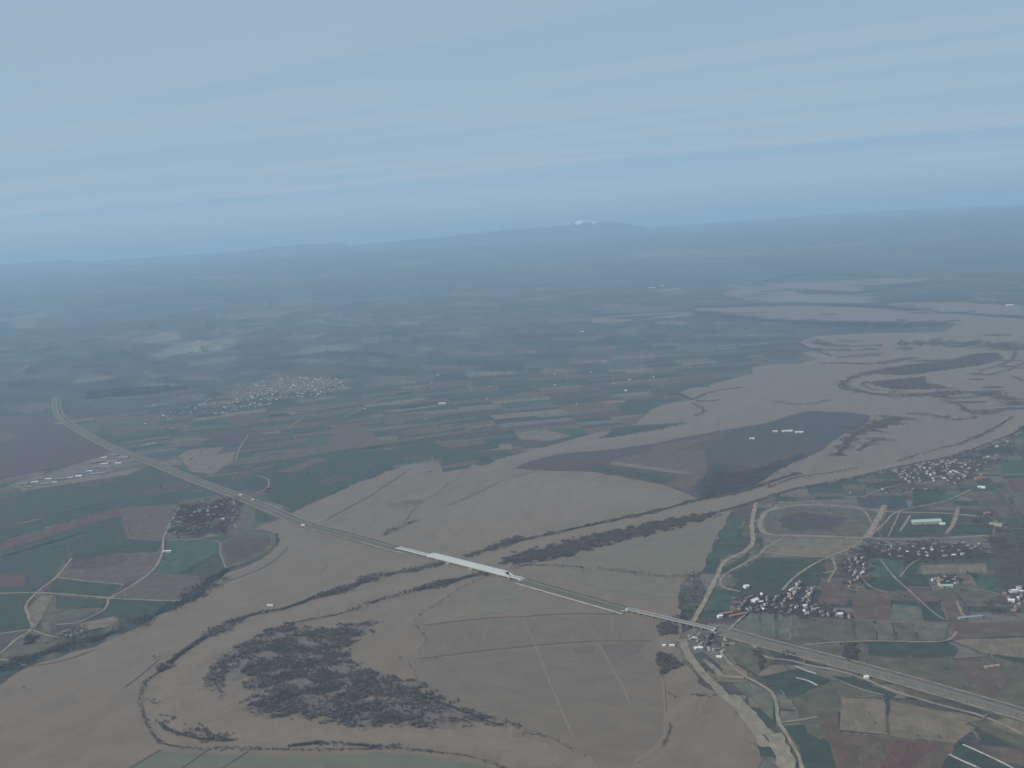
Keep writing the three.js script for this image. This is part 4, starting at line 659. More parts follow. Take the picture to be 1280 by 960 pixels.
function landColour(x, z, h, out) {
  const r = Math.hypot(x, z), az = Math.atan2(x, -z) * 180 / Math.PI;
  const bx = Math.floor((x + 260 * n2(x / 1500, z / 1500)) / 1100), bz = Math.floor((z + 260 * n2b(x / 1500, z / 1500)) / 1100);
  const a = 0.35 + (hash(bx, bz) - 0.5) * 0.7, ca = Math.cos(a), sa = Math.sin(a), sw = 60 + 90 * hash(bx, bz, 1), sl = 130 + 210 * hash(bx, bz, 2);
  const scale = 1 + r / 16000, iu = Math.floor((x * ca + z * sa) / (sl * scale)), iv = Math.floor((-x * sa + z * ca) / (sw * scale));
  const q = hash(iu, iv, bx * 131 + bz), wet = 0.5 + 0.5 * n2c(x / 5000, z / 3500);
  let c = CROPS[Math.floor(Math.pow(q, 0.75 + 0.9 * wet) * CROPS.length) % CROPS.length];
  const t = 0.68 + 0.64 * hash(iu, iv, 77), gr = 0.9 + 0.22 * n2(x / 45, z / 45);
  let R = c[0] * t * gr, G = c[1] * t * gr, B = c[2] * t * gr;
  let zone = 0;
  const speck = hash(Math.round(x / 17), Math.round(z / 60), 5);
  if (speck > 0.95) { const k = speck > 0.99 ? 1.9 : 0.6; R *= k; G *= k; B *= k; }
  for (const [zx, zz, a, rx, rz, zr, zg, zb] of COVER) {                    // bare gypsum slopes, woods and stubble one can make out one by one
    const ex = x - zx, ez = z - zz; if (Math.abs(ex) + Math.abs(ez) > 2.5 * Math.max(rx, rz)) continue;
    const q = Math.hypot((ex * Math.cos(a) + ez * Math.sin(a)) / rx, (-ex * Math.sin(a) + ez * Math.cos(a)) / rz) + 0.5 * fbm(x / 350, z / 350, 4, n2);
    const k = (1 - sm(0.75, 1.1, q)) * 0.85; zone = Math.max(zone, k); R += (zr * gr - R) * k; G += (zg * gr - G) * k; B += (zb * gr - B) * k;
  }
  // scrub and bare gypsum on the hills
  const hill = (1 - zone) * sm(3, 16, h) * (1 - sm(14000, 22000, r)) * (0.4 + 0.4 * sm(-0.2, 0.3, n2c(x / 1300, z / 900)));
  if (hill > 0) {
    const p = fbm(x / 1500, z / 1500, 4, n2b), p2 = fbm(x / 420, z / 520, 3, n2), pale = sm(0.18, 0.55, p + 0.5 * p2), dark = sm(0.0, 0.45, -p + 0.5 * p2 + 0.2 * n2c(x / 3000, z / 3000));
    let hr = 0.048, hg = 0.045, hb = 0.039;
    hr += (0.108 - hr) * pale; hg += (0.097 - hg) * pale; hb += (0.075 - hb) * pale;
    hr += (0.022 - hr) * dark; hg += (0.025 - hg) * dark; hb += (0.025 - hb) * dark;
    const f = 0.86 + 0.28 * hash(Math.round(x / 30), Math.round(z / 110), 9);
    R += (hr * f - R) * hill; G += (hg * f - G) * hill; B += (hb * f - B) * hill;
  }
  if (r > 16000) { const d = sm(0.0, 0.5, n2c(x / 7000 + 8, z / 3500)); R += (0.042 - R) * d * 0.6; G += (0.048 - G) * d * 0.6; B += (0.040 - B) * d * 0.6; }
  out[0] = R; out[1] = G; out[2] = B;
}
{
  const az = []; for (let a = -180; a < -46; a += 6) az.push(a); for (let i = 0; i <= 1150; i++) az.push(-46 + 92 * i / 1150); for (let a = 52; a < 180; a += 6) az.push(a);
  const rad = [500, 1000, 1600, 2300, 3200, 4200]; for (let r = 5000; r < EDGE; r *= 1.0085) rad.push(r); rad.push(EDGE);
  const A = az.length, n = A * rad.length + 1, P = new Float32Array(n * 3), C = new Float32Array(n * 3), I = [], c = [0, 0, 0];
  let o = 3; landColour(0, 0, 0, c); C.set(c, 0);
  for (const r of rad) for (const a of az) { const t = a * Math.PI / 180, x = r * Math.sin(t), z = -r * Math.cos(t), h = Math.abs(a) > 47 ? 0 : height(x, z); P[o] = x; P[o + 1] = h; P[o + 2] = z; landColour(x, z, h, c); C.set(c, o); o += 3; }
  for (let k = 0; k < A; k++) { const k1 = (k + 1) % A; I.push(0, 1 + k1, 1 + k); for (let j = 0; j + 1 < rad.length; j++) { const p = 1 + j * A + k, q = 1 + j * A + k1; I.push(p, q, p + A, p + A, q, q + A); } }
  const g = new THREE.BufferGeometry(); g.setAttribute('position', new THREE.BufferAttribute(P, 3)); g.setAttribute('color', new THREE.BufferAttribute(C, 3)); g.setIndex(I); g.computeVertexNormals();
  structure(mesh('ground', g, new THREE.MeshStandardMaterial({ name: 'farmland', vertexColors: true, roughness: 0.95 })));
}

// ---------------------------------------------------------------- far mountains
function range(name, crest, depth, snowLine, seed) {       // crest: [x, z, height] along the ridge
  const K = 220, M = 44, P = [], C = [], I = [], nn = createNoise2D(rng(seed));
  for (let i = 0; i <= K; i++) {
    const t = i / K * (crest.length - 1), a = Math.min(crest.length - 2, Math.floor(t)), f = t - a, s = f * f * (3 - 2 * f);
    const x0 = crest[a][0] + (crest[a + 1][0] - crest[a][0]) * f, z0 = crest[a][1] + (crest[a + 1][1] - crest[a][1]) * f, h0 = crest[a][2] + (crest[a + 1][2] - crest[a][2]) * s;
    for (let j = 0; j <= M; j++) {
      const v = j / M * 2 - 1, z = z0 + v * depth, sp = nn(x0 / 2600, z / 2600) * 0.5 + nn(x0 / 900, z / 900) * 0.25, fall = Math.pow(Math.max(0, 1 - Math.abs(v)), 0.8);
      const y = -5 + h0 * fall * (1 + (0.34 * sp - 0.1) * (1 - Math.pow(1 - Math.abs(v), 5)) + 0.035 * nn(x0 / 700, 9));
      const sn = snowLine && y > snowLine + 60 * nn(x0 / 500, z / 500) ? 1 : 0;
      P.push(x0, y, z); C.push(sn ? 0.8 : 0.055 + 0.02 * sp, sn ? 0.82 : 0.06 + 0.02 * sp, sn ? 0.85 : 0.055 + 0.02 * sp);
      if (i && j) { const b = i * (M + 1) + j; I.push(b - M - 2, b - 1, b - M - 1, b - M - 1, b - 1, b); }
    }
  }
  const g = new THREE.BufferGeometry(); g.setAttribute('position', new THREE.Float32BufferAttribute(P, 3)); g.setAttribute('color', new THREE.Float32BufferAttribute(C, 3)); g.setIndex(I); g.computeVertexNormals();
  structure(mesh(name, g, new THREE.MeshStandardMaterial({ name: 'mountain_scrub', vertexColors: true, roughness: 1, side: THREE.DoubleSide })));
}
for (const [crest, depth, snow, seed] of RANGES) range('mountain_range', crest, depth, snow, seed);

// ---------------------------------------------------------------- water, islands, shallows
const HEDGE = [];
const waterPolys = WATER.map((a) => pairs(a));
const inWater = (x, z) => waterPolys.some((p) => inside(p, x, z));
const ISL = pairs(ISLAND);
waterPolys.forEach((p, i) => structure(mesh('flood_water', sheet(ragged(i ? rounded(p) : p, i ? 150 : 14, i ? 40 : 25), 1.0, 420), MAT.water)));
{
  const land = group('river_island'); structure(land);
  mesh('bank', sheet(ragged(ISL, 10, 25), 1.5), MAT.plum, land);
  ISLAND_FIELDS.forEach(([k, a], i) => mesh('field', sheet(ragged(pairs(a), 4, 25), 1.8 + 0.05 * i), MAT[k], land));
  const sh = group('shallows'); structure(sh);
  const RB = rng(77), bars = [];
  for (const [x, z, rx, rz] of MUD_BARS) { const ring = []; for (let k = 0; k < 22; k++) { const a = k / 22 * TAU, q = 0.55 + 0.45 * RB(); ring.push([x + Math.cos(a) * rx * q, z + Math.sin(a) * rz * q + Math.cos(a) * rx * 0.12]); } bars.push(sheet(rounded(ring), 2.2 + 0.01 * bars.length)); }
  bars.forEach((g, i) => mesh('mud_bar', g, [MAT.scrub, MAT.olive, MAT.plum][i % 3], sh));
  SHALLOWS_AND_SHADE.forEach(([k, a], i) => mesh('shoal_and_shade', sheet(ragged(pairs(a), 8, 20), 1.15 + 0.04 * i, 300), MAT[k], sh));  // silt shoals, plus tree shade painted as dark sheets
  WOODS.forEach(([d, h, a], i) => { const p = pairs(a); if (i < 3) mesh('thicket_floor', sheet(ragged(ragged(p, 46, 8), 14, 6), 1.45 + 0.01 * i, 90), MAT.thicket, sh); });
  LANES.forEach(([k, w, a], i) => mesh(k === 'channel' ? 'river_channel' : 'drowned_lane', ribbon(smooth(pairs(a), 12), w, (k === 'channel' ? 1.08 : 1.7) + 0.02 * i, 0.5), MAT[k], sh));
}

// ---------------------------------------------------------------- fields: those one can point at, traced; the rest of the patchwork split up by halving
{
  const land = group('farmland'); structure(land);
  const R = rng(5), rest = {}, found = [];
  const KIND = ['green', 'green', 'slate', 'olive', 'brown', 'plum', 'green', 'plum', 'slate', 'olive', 'brown', 'bright', 'scrub', 'slate', 'tan', 'waste'];
  const block = (cx, cz, ang, w, h, minW, minH, kinds) => {
    const ca = Math.cos(ang), sa = Math.sin(ang);
    const split = (x0, z0, x1, z1) => {
      const dx = x1 - x0, dz = z1 - z0, f = 0.32 + 0.36 * R();
      if (dx > minW * (1 + R()) && dx / minW >= dz / minH) { split(x0, z0, x0 + dx * f, z1); split(x0 + dx * f, z0, x1, z1); return; }
      if (dz > minH * (1 + R())) { split(x0, z0, x1, z0 + dz * f); split(x0, z0 + dz * f, x1, z1); return; }
      const j = () => (R() - 0.5) * Math.min(dx, dz) * 0.16, m = 1.5;
      const pts = [[x0 + m + j(), z0 + m + j()], [x1 - m + j(), z0 + m + j()], [x1 - m + j(), z1 - m + j()], [x0 + m + j(), z1 - m + j()]].map(([x, z]) => [cx + x * ca - z * sa, cz + x * sa + z * ca]);
      const k = kinds[Math.floor(R() * kinds.length)];
      if (pts.every(([x, z]) => inWater(x, z)) || pts.some(([x, z]) => Math.hypot(x, z) > 6500 && x < 800)) return;
      const d = Math.hypot(pts[0][0], pts[0][1]); found.push({ k, pts, size: dx * dz / (d * d * d) });
    };
    split(-w / 2, -h / 2, w / 2, h / 2);
  };
  block(-2300, -4600, -0.42, 4200, 3600, 300, 80, KIND);
  block(600, -5600, -0.12, 4800, 3000, 230, 85, KIND);
  block(1350, -2700, 0.25, 2300, 2900, 90, 55, ['green', 'olive', 'olive', 'brown', 'slate', 'waste', 'tan', 'scrub', 'waste', 'plum', 'green']);
  found.sort((a, b) => b.size - a.size);
  found.forEach(({ k, pts }, i) => { const g = sheet(ragged(pts, 4, 40), 0.25 + 0.0004 * (i % 50)); if (i < 280) mesh('field', g, MAT[k], land); else (rest[k] ??= []).push(g); });
  for (const [k, gs] of Object.entries(rest)) set(mesh('field_mosaic', mergeGeometries(gs), MAT[k], land), { kind: 'stuff' });
  FIELDS.forEach(([k, a], i) => mesh('field', sheet(ragged(pairs(a), 5, 30), 0.5 + 0.004 * i), MAT[k], land));
  // grown margins and ditches where fields meet
  const RM = rng(61), margins = { olive: [], darkwood: [], tan: [] };
  const margin = (pts, y) => pts.forEach((a, i) => {
    const c = pts[(i + 1) % pts.length]; if (RM() > 0.34 || (inWater(a[0], a[1]) || inWater(c[0], c[1])) || Math.hypot(a[0], a[1]) > 5600) return;
    const q = RM(), k = q < 0.45 ? 'olive' : q < 0.72 ? 'darkwood' : 'tan', line = smooth([a, c], 18).map(([x, z]) => [x + 2.5 * n2(x / 30, z / 30), z + 2.5 * n2b(x / 30, z / 30)]);
    margins[k].push(ribbon(line, 2.5 + 3 * RM(), y + 0.0002 * margins[k].length, 0.6));
    if (RM() < 0.22) for (const [x, z] of line) if (RM() < 0.6) HEDGE.push([x, z]);
  });
  found.forEach(({ pts }) => margin(pts, 0.36)); FIELDS.forEach(([, a]) => margin(pairs(a), 1.05));
  for (const [k, gs] of Object.entries(margins)) set(mesh('field_margin', mergeGeometries(gs), MAT[k], land), { kind: 'stuff' });
  const ways = group('farm_track'); structure(ways);
  TRACKS.forEach(([k, w, a], i) => mesh(k === 'road' ? 'road' : k === 'concrete' ? 'channel' : 'track', ribbon(smooth(pairs(a), 10), w * 0.82, 1.25 + 0.02 * i, k === 'concrete' ? 0.1 : 0.3), MAT[k], ways));
}

// ---------------------------------------------------------------- railway: banks, viaduct with a long closed tube, second viaduct
const M_BANK = MAT.tan2, M_BALLAST = plain('ballast', 0.13, 0.12, 0.105, 0.95), M_WHITE = plain('pale_concrete', 0.40, 0.425, 0.40, 0.6), M_CONC = plain('grey_concrete', 0.25, 0.245, 0.23, 0.8), M_STEEL = plain('dark_steel', 0.09, 0.085, 0.085, 0.6);
const B = Object.fromEntries(Object.entries(BRIDGE).map(([k, v]) => [k, v]));
function embankment(name, pts, h, top, slope, mats, verge = 24, sides = [-1, 1], y0 = 0) {
  const line = smooth(pts, 20), o = group(name); structure(o);
  mesh('verge', ribbon(line, top + 2 * slope * h + verge, 1.32 + y0, 0.12), mats[0], o);
  mesh('bank', sweep(line, [[-top / 2 - slope * h, 0.2], [-top / 2, h], [top / 2, h], [top / 2 + slope * h, 0.2]].map(([a, b]) => [a, b])), mats[1], o);
  mesh('track_bed', ribbon(line, top * 0.62, h + 0.25), mats[2], o);
  for (const s of sides) { const nr = normals(line); mesh('service_road', ribbon(line.map((q, i) => [q[0] + nr[i][0] * s * (top / 2 + slope * h + 7), q[1] + nr[i][1] * s * (top / 2 + slope * h + 7)]), 6, 2.9, 0.15), mats[3], o); }
  return o;
}
const west = pairs(RAIL_WEST); west.push(B.west_end);
embankment('railway_embankment', west, 6, 12, 1.7, [MAT.olive, MAT.olive, M_BALLAST, MAT.dirt]);
embankment('railway_embankment', [B.east_end, B.via_start], 7, 12, 1.5, [MAT.olive, MAT.olive, M_BALLAST, MAT.pale], 14, [1]);
embankment('railway_embankment', [B.via_end, ...pairs(RAIL_EAST)], 5, 13, 1.9, [MAT.waste, MAT.waste, M_BALLAST, MAT.gravel]);
const boxAt = (l, h, w, x, y, z) => { const g = new THREE.BoxGeometry(l, h, w); g.translate(x, y, z); return g; };
{
  const [x0, z0] = B.west_end, [x1, z1] = B.east_end, L = Math.hypot(x1 - x0, z1 - z0), turn = -Math.atan2(z1 - z0, x1 - x0);
  const v = set(group('railway_viaduct', x0, 0, z0, turn), { label: 'pale concrete railway viaduct with a long white tube girder crossing the flooded river', category: 'bridge' });
  const dist = ([x, z]) => Math.hypot(x - x0, z - z0), t0 = dist(B.tube_start), t1 = dist(B.tube_end), W = 13, deckY = 8.5, Ht = 7.2;
  mesh('approach_deck', boxAt(t0, 1.9, 12.5, t0 / 2, deckY - 0.95, 0), M_WHITE, v);
  mesh('approach_deck', boxAt(L - t1, 1.9, 12.5, (L + t1) / 2, deckY - 0.95, 0), M_WHITE, v);
  for (const s of [-1, 1]) { mesh('parapet', boxAt(t0, 1.2, 0.5, t0 / 2, deckY + 0.6, s * 6), M_WHITE, v); mesh('parapet', boxAt(L - t1, 1.2, 0.5, (L + t1) / 2, deckY + 0.6, s * 6), M_WHITE, v); }
  mesh('track_bed', boxAt(L, 0.5, 8, L / 2, deckY + 0.35, 0), M_CONC, v);
  const tube = mesh('tube_girder', boxAt(t1 - t0, 1.6, W, (t0 + t1) / 2, deckY - 0.8, 0), M_WHITE, v);
  for (const s of [-1, 1]) {
    const sh = new THREE.Shape([[t0, deckY - 2.6], [t1, deckY - 2.6], [t1, deckY + 1.8], [t1 - 16, deckY + Ht], [t0 + 16, deckY + Ht], [t0, deckY + 1.8]].map(([a, b]) => new THREE.Vector2(a, b)));
    const g = new THREE.ExtrudeGeometry(sh, { depth: 1.1, bevelEnabled: false }); g.translate(0, 0, s > 0 ? W / 2 + 0.05 : -W / 2 - 1.15); mesh('side_wall', g, M_WHITE, tube);
  }
  mesh('roof', boxAt(t1 - t0 - 34, 0.9, W + 3.2, (t0 + t1) / 2, deckY + Ht + 0.47, 0), M_WHITE, tube);
  for (const s of [-1, 1]) mesh('cornice', boxAt(t1 - t0 - 2, 0.6, 0.5, (t0 + t1) / 2, deckY + 0.4, s * (W / 2 + 1.45)), M_CONC, tube);
  const pier = (x, w, d) => mesh('pier', boxAt(d, deckY - 1.7 + 1.5, w, x, (deckY - 1.7 - 1.5) / 2, 0), M_CONC, v);
  for (let x = 10; x < t0 - 5; x += 17) pier(x, 8, 2);
  const tl = t1 - t0; for (const f of [0.01, 0.12, 0.27, 0.55, 0.70, 0.86, 0.985]) { const p = pier(t0 + tl * f, W - 2, 4.5); p.geometry.scale(1, 0.9, 1); }
  for (const f of [0.27, 0.55]) mesh('pile_cap', boxAt(13, 2.4, W + 9, t0 + tl * f, 1.4, 0), M_CONC, v);
  pier(L - 12, 9, 2);
  mesh('abutment', boxAt(5, 8, 15, -1, 3.4, 0), M_WHITE, v); mesh('abutment', boxAt(7, 8, 17, L + 1, 3.4, 0), M_WHITE, v);
}
{
  const [x0, z0] = B.via_start, [x1, z1] = B.via_end, L = Math.hypot(x1 - x0, z1 - z0), turn = -Math.atan2(z1 - z0, x1 - x0);
  const v = set(group('railway_viaduct', x0, 0, z0, turn), { label: 'low grey railway viaduct on short piers beside the construction yard', category: 'bridge' });
  mesh('deck', boxAt(L, 1.6, 12.5, L / 2, 7.4, 0), M_CONC, v);
  mesh('track_bed', boxAt(L, 0.4, 8, L / 2, 8.45, 0), M_BALLAST, v);
  for (const s of [-1, 1]) mesh('parapet', boxAt(L, 1.3, 0.5, L / 2, 8.85, s * 5.9), M_CONC, v);
  for (let x = 14; x < L - 6; x += 19) mesh('pier', boxAt(2, 8, 8, x, 2.6, 0), M_CONC, v);
  for (const [x, s] of [[-1, 1], [L + 1, -1]]) { const a = mesh('abutment', boxAt(6, 8.6, 15, x, 4.1, 0), M_WHITE, v); mesh('wing_wall', boxAt(12, 5, 1.2, -s * 7, 2.6, 9), M_WHITE, a).position.x = x; }
}
{ // short overbridge where a lane passes the line, and the dark gantry standing in the works
  const [x, z] = OVERBRIDGE, o = set(group('lane_underpass', x, 0, z, 0.75), { label: 'small dark culvert portal under the railway bank by the hedge corner', category: 'culvert' });
  mesh('headwall', boxAt(16, 4.2, 1.2, 0, 2.4, 0), M_CONC, o); mesh('opening', boxAt(8, 3, 1.3, 0, 1.9, 0.1), M_STEEL, o);
  const [[ax, az], [bx, bz]] = GANTRY, L = Math.hypot(bx - ax, bz - az), g = set(group('launching_gantry', ax, 0, az, -Math.atan2(bz - az, bx - ax)), { label: 'long dark steel girder raised on trestles in the construction yard', category: 'gantry' });
  mesh('girder', boxAt(L, 3, 4, L / 2, 7.5, 0), M_STEEL, g);
  for (const f of [0.06, 0.35, 0.65, 0.94]) mesh('trestle', boxAt(2, 6, 5, L * f, 3, 0), M_STEEL, g);
}

// ---------------------------------------------------------------- buildings
const WALL = { white: plain('whitewash', 0.533, 0.526, 0.504), cream: plain('cream_render', 0.322, 0.285, 0.236), grey: plain('grey_cladding', 0.248, 0.260, 0.267, 0.5), tanw: plain('sand_block', 0.285, 0.236, 0.180), brick: plain('brick', 0.223, 0.118, 0.081), pale: plain('pale_sheet', 0.285, 0.322, 0.260, 0.5), sage: plain('green_sheet', 0.248, 0.310, 0.236, 0.6) };
const ROOF = { white: plain('white_sheet', 0.576, 0.576, 0.562, 0.5), tile: plain('clay_tile', 0.186, 0.118, 0.087), old: plain('old_tile', 0.155, 0.124, 0.102), grey: plain('fibre_cement', 0.223, 0.223, 0.217, 0.7), tanw: plain('sand_tile', 0.248, 0.192, 0.146), brick: plain('red_tile', 0.248, 0.105, 0.074), pale: plain('pale_roof', 0.322, 0.372, 0.298, 0.5), sage: plain('green_roof', 0.279, 0.360, 0.260, 0.6), dark: plain('slate_roof', 0.081, 0.077, 0.077) };
const shapes = {};
function houseShape(l, w, h, pitch) {
  return shapes[[l, w, h, pitch]] ??= (() => {
    const rise = w / 2 * pitch, wall = new THREE.ExtrudeGeometry(new THREE.Shape([[-w / 2, -0.3], [w / 2, -0.3], [w / 2, h], [0, h + rise], [-w / 2, h]].map(([a, b]) => new THREE.Vector2(a, b))), { depth: l, bevelEnabled: false });
    wall.translate(0, 0, -l / 2); wall.rotateY(Math.PI / 2);
    const e = 0.45, t = 0.25, dy = e * pitch;
    const roof = new THREE.ExtrudeGeometry(new THREE.Shape([[-w / 2 - e, h - dy + 0.02], [0, h + rise + 0.02], [w / 2 + e, h - dy + 0.02], [w / 2 + e, h - dy + t], [0, h + rise + t], [-w / 2 - e, h - dy + t]].map(([a, b]) => new THREE.Vector2(a, b))), { depth: l + 0.8, bevelEnabled: false });
    roof.translate(0, 0, -l / 2 - 0.4); roof.rotateY(Math.PI / 2);
    return { wall, roof, rise };
  })();
}
const chimneyShape = boxAt(0.9, 1.6, 0.9, 0, 0, 0), doorShape = boxAt(1.3, 2.1, 0.12, 0, 0, 0), gateShape = boxAt(4.5, 3.6, 0.14, 0, 0, 0), windowShape = boxAt(1.3, 1.3, 0.12, 0, 0, 0), M_OPEN = plain('dark_opening', 0.05, 0.05, 0.055, 0.4);
const baseOf = (x, z) => (Math.abs(Math.atan2(x, -z)) < 0.8 ? height(x, z) : 0) + (inWater(x, z) && !inside(ISL, x, z) ? 1.0 : inside(ISL, x, z) ? 2.1 : 0.6);
function building(name, x, z, l, w, h, turn, wall, roof, data, detail) {
  const o = set(group(name, x, baseOf(x, z), z, turn), data), s = houseShape(l, w, h, name === 'house' ? 0.5 : 0.28);
  mesh('wall', s.wall, wall, o);
  const rf = mesh('roof', s.roof, roof, o);
  if (detail === 'house') {
    mesh('chimney', chimneyShape, wall, rf).position.set(l * 0.28, h + s.rise + 0.2, 0.6);
    mesh('door', doorShape, M_OPEN, o).position.set(0, 1.05, w / 2 + 0.03);
    for (const q of [-0.3, 0.3]) mesh('window', windowShape, M_OPEN, o).position.set(l * q, h * 0.55, w / 2 + 0.03);
  } else if (detail === 'shed') mesh('gate', gateShape, M_OPEN, o).position.set(-l * 0.2, 1.9, w / 2 + 0.03);
  return o;
}
const SITES = {
  far: ['town below the bare hills', 0.65], farlow: ['outskirts beside the lane', 0.5], river: ['village on the river bank', 0.42], row: ['farm hamlet by the viaduct', 0.34],
  lane: ['village street behind the gravel road', 0.34], estate: ['wooded estate beside the railway', 0.34], east: ['farmstead by the dark scrub', 0.5], works: ['construction yard', 0.34], farm: ['farmyard on the wooded river bank', 0.4], outer: ['orchards around the riverside village', 0.4], scattered: ['open irrigated plain', 0.5],
};
{
  const R = rng(21);
  for (const [site, list] of Object.entries(HOUSES)) {
    const [where, whites] = SITES[site], far = site === 'far' || site === 'farlow' || site === 'scattered';
    const town = { wall: {}, roof: {} };
    for (let i = 0; i < list.length; i += 3) {
      const q = R(), l = [7, 9, 11][Math.floor(R() * 3)] * (far ? 1.5 : 1), w = [5.5, 6.5][Math.floor(R() * 2)] * (far ? 1.4 : 1), h = [3, 4, 6][Math.floor(R() * 3)], wt = R() < whites * 0.8 ? 'white' : R() < 0.6 ? 'cream' : 'tanw', rt = q < (far ? 0.22 : 0.09) ? 'white' : q < 0.42 ? 'tile' : q < 0.72 ? 'old' : q < 0.85 ? 'tanw' : 'grey';
      const cw = { white: 'whitewashed', cream: 'cream', tanw: 'sandy' }[wt], cr = { white: 'white roof', tile: 'clay tile roof', old: 'weathered brown roof', tanw: 'sandy roof', grey: 'grey roof' }[rt];
      const tn = (list[i + 2] + (R() < 0.4 ? 90 : 0) + (R() - 0.5) * 16) * Math.PI / 180;
      if (site === 'far' || site === 'farlow') {           // past the three hundred nearest: one mass of roofs
        const s = houseShape(l, w, h, 0.5), m = new THREE.Matrix4().makeRotationY(tn).setPosition(list[i], baseOf(list[i], list[i + 1]), list[i + 1]);
        (town.wall[wt] ??= []).push(s.wall.clone().applyMatrix4(m)); (town.roof[rt] ??= []).push(s.roof.clone().applyMatrix4(m)); continue;
      }
      building('house', list[i], list[i + 1], l, w, h, tn, WALL[wt], ROOF[rt], { label: `small ${cw} house with ${cr} in the ${where}`, category: 'house', group: `houses of the ${where}` }, far || site === 'river' || site === 'outer' ? undefined : 'house');
    }
    if (Object.keys(town.wall).length) {
      const o = set(group('hill_town'), { kind: 'stuff', label: `mass of small pale houses with clay roofs, the ${where}`, category: 'town' });
      for (const [k, g] of Object.entries(town.wall)) set(mesh('house_walls', mergeGeometries(g), WALL[k], o), { kind: 'stuff' });
      for (const [k, g] of Object.entries(town.roof)) set(mesh('house_roofs', mergeGeometries(g), ROOF[k], o), { kind: 'stuff' });
    }
  }
  for (const [kind, x, z, l, w, h, turn, c, label] of BUILDINGS) {
    const rc = ROOF[c] ?? ROOF.grey;
    building(kind, x, z, l, w, h, turn * Math.PI / 180, WALL[c], rc, label, l > 15 ? 'shed' : undefined);
  }
}

// ---------------------------------------------------------------- trees: bare winter crowns of twigs, many small faces
function treeGeometry(seed, h, r, faces, tall) {
  const R = rng(seed), P = [], I = [];
  const tri = (a, b, c) => { const n = P.length / 3; P.push(...a, ...b, ...c); I.push(n, n + 1, n + 2); };
  const limbs = []; for (let i = 0; i < 7; i++) { const a = i / 7 * TAU + R(), e = 0.35 + R() * 0.9; limbs.push([Math.cos(a) * r * 0.75, h * (0.45 + 0.5 * e / 1.25), Math.sin(a) * r * 0.75]); }
  for (const q of limbs) { const y = h * (0.18 + 0.25 * R()), t = 0.16; tri([-t, y, 0], [t, y, 0], q); tri([0, y, -t], [0, y, t], q); }
  for (let i = 0; i < faces; i++) {
    const u = R() * 2 - 1, a = R() * TAU, k = Math.cbrt(R()), s = Math.sqrt(1 - u * u), c = [Math.cos(a) * s * r * k, h * (tall ? 0.55 : 0.6) + u * h * 0.42 * k, Math.sin(a) * s * r * k], z = (0.35 + 0.55 * R()) * r * 0.5;
    const d = () => (R() - 0.5) * 2 * z; tri([c[0] + d(), c[1] + d(), c[2] + d()], [c[0] + d(), c[1] + d(), c[2] + d()], [c[0] + d(), c[1] + d(), c[2] + d()]);
  }
  const crown = new THREE.BufferGeometry(); crown.setAttribute('position', new THREE.Float32BufferAttribute(P, 3)); crown.setIndex(I); crown.computeVertexNormals();
  const trunk = new THREE.CylinderGeometry(0.09, 0.2, h * 0.55, 5, 1, true); trunk.translate(0, h * 0.275 - 0.2, 0); trunk.deleteAttribute('uv');
  return { crown, trunk };
}
const M_TWIG = plain('bare_twigs', 0.10, 0.085, 0.075, 1), M_BARK = plain('bark', 0.10, 0.085, 0.07, 1);
const KINDS = [treeGeometry(31, 8, 3.0, 70), treeGeometry(32, 8, 3.6, 80), treeGeometry(33, 9, 2.2, 60, true), treeGeometry(34, 5, 3.4, 60)];
const WHOLE = KINDS.map((k) => mergeGeometries([k.crown, k.trunk].map((g) => { const q = g.index ? g.toNonIndexed() : g; return q; })));
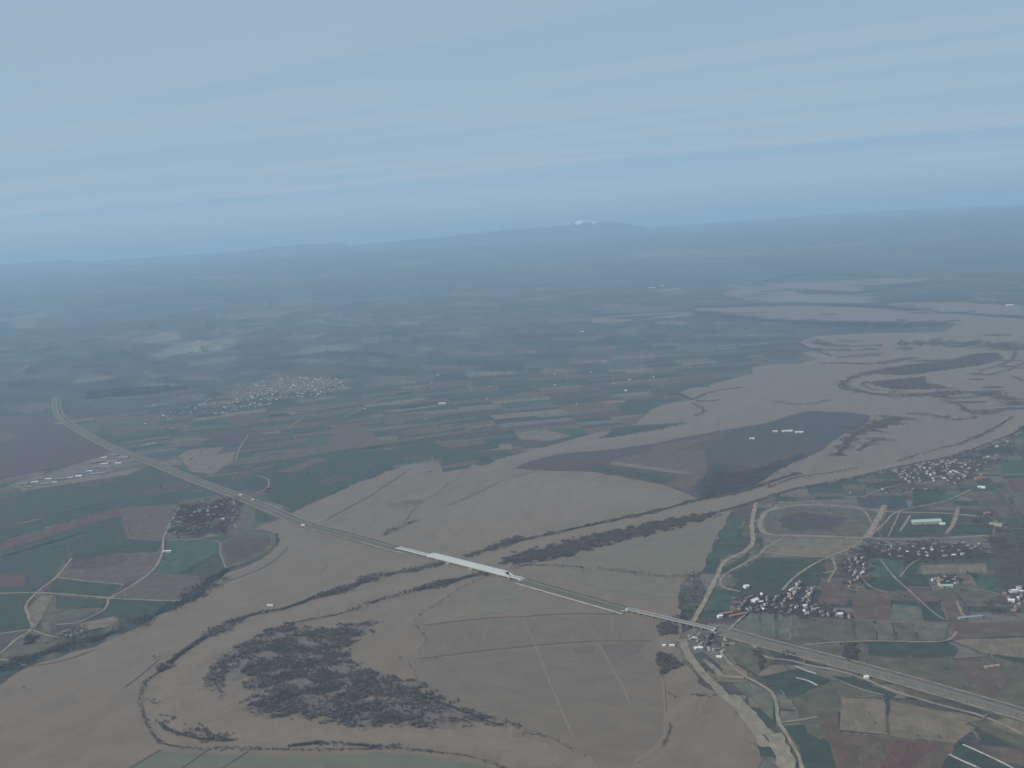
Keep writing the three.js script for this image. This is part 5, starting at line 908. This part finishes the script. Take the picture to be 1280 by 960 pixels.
{
  const R = rng(41), mass = { flood: [[], [], [], []], dry: [[], [], [], []] };
  const put = (x, z, h, dryOnly) => {
    const wet = inWater(x, z) && !inside(ISL, x, z), y = wet ? 0.9 : inside(ISL, x, z) ? 1.9 : 0.5 + (z < -5200 ? height(x, z) : 0), k = Math.floor(R() * 4), s = h / 8 * (0.32 + 0.42 * R()) * (k === 3 ? 1.25 : 1);
    mass[wet ? 'flood' : 'dry'][k].push([x, y, z, s, R() * TAU, 0.7 + 0.6 * R(), R()]);
  };
  for (const [w, d, h, a] of BELTS) {
    const line = smooth(pairs(a), 6), nr = normals(line);
    for (let i = 0; i < line.length; i++) {
      const thick = 0.6 + 0.7 * Math.max(-0.6, n2(line[i][0] / 90, line[i][1] / 90)), n = 6 * w * d / 190 * Math.max(0.3, 0.9 + 0.7 * n2b(line[i][0] / 60, line[i][1] / 60));
      for (let c = 0; c < n; c++) { if (c + 1 > n && R() > n - c) break; const o = (R() + R() - 1) * w * thick * 0.95, f = (R() - 0.5) * 8; put(line[i][0] + nr[i][0] * o - nr[i][1] * f, line[i][1] + nr[i][1] * o + nr[i][0] * f, h); }
    }
  }
  for (const [d, h, a] of WOODS) {
    const p = pairs(a), xs = p.map((q) => q[0]), zs = p.map((q) => q[1]), x0 = Math.min(...xs), x1 = Math.max(...xs), z0 = Math.min(...zs), z1 = Math.max(...zs), n = (x1 - x0) * (z1 - z0) / 1e4 * d * 12;
    for (let i = 0; i < n; i++) { const x = x0 + R() * (x1 - x0), z = z0 + R() * (z1 - z0); const g = Math.min(1, Math.min(x1 - x0, z1 - z0) / 160), e = g * (22 * n2(x / 45, z / 45) + 12 * n2c(x / 14, z / 14)), f = g * (22 * n2b(x / 45, z / 45) + 12 * n2(x / 15, z / 15)); if (inside(p, x + e, z + f) && (d >= 100 || fbm(x / 110, z / 80, 5, n2c) > -0.19 + 0.6 * (R() - 0.5))) put(x, z, h); }
  }
  for (const [x, z] of HEDGE) for (let c = 0; c < 2; c++) put(x + (R() - 0.5) * 9, z + (R() - 0.5) * 9, 4 + 3 * R());
  const m4 = new THREE.Matrix4(), q = new THREE.Quaternion(), up = new THREE.Vector3(0, 1, 0), col = new THREE.Color();
  const M_TINT = new THREE.MeshStandardMaterial({ name: 'winter_trees', color: 0xffffff, roughness: 1 });
  for (const [where, sets] of Object.entries(mass)) {
    const o = set(group(where === 'flood' ? 'riverside_woodland' : 'hedgerow_woodland'), { kind: 'stuff', label: where === 'flood' ? 'bare grey brown trees standing in the flood along the drowned river banks' : 'bare dark hedges and trees between the dry fields and gardens', category: 'woodland' });
    sets.forEach((list, k) => {
      if (!list.length) return;
      const im = new THREE.InstancedMesh(WHOLE[k], M_TINT, list.length); im.name = 'trees'; im.castShadow = im.receiveShadow = true; im.userData.kind = 'stuff';
      list.forEach(([x, y, z, s, a, fat, t], i) => { m4.compose(new THREE.Vector3(x, y, z), q.setFromAxisAngle(up, a), new THREE.Vector3(s * fat, s, s * fat)); im.setMatrixAt(i, m4); const v = 0.7 + 0.6 * t, w = hash(Math.round(x / 25), Math.round(z / 25), 3), br = where === 'dry' ? 0.3 * w : w; im.setColorAt(i, col.setRGB((0.088 + 0.050 * br) * v, (0.074 + 0.032 * br) * v, (0.070 + 0.020 * br) * v)); });
      o.add(im);
    });
    console.log(where, sets.map((l) => l.length).join(' '));
  }
  LONE_TREES.forEach(([x, z, h, label, grp], i) => {
    const k = KINDS[i % 4], s = h / 8, wet = inWater(x, z), o = set(group('bare_tree', x, wet ? 0.9 : 0.5, z, i * 1.3), { label, category: 'tree', group: grp });
    o.scale.setScalar(s); mesh('trunk', k.trunk, M_BARK, o); mesh('crown', k.crown, M_TWIG, o);
  });
}
renderer.render(scene, camera);
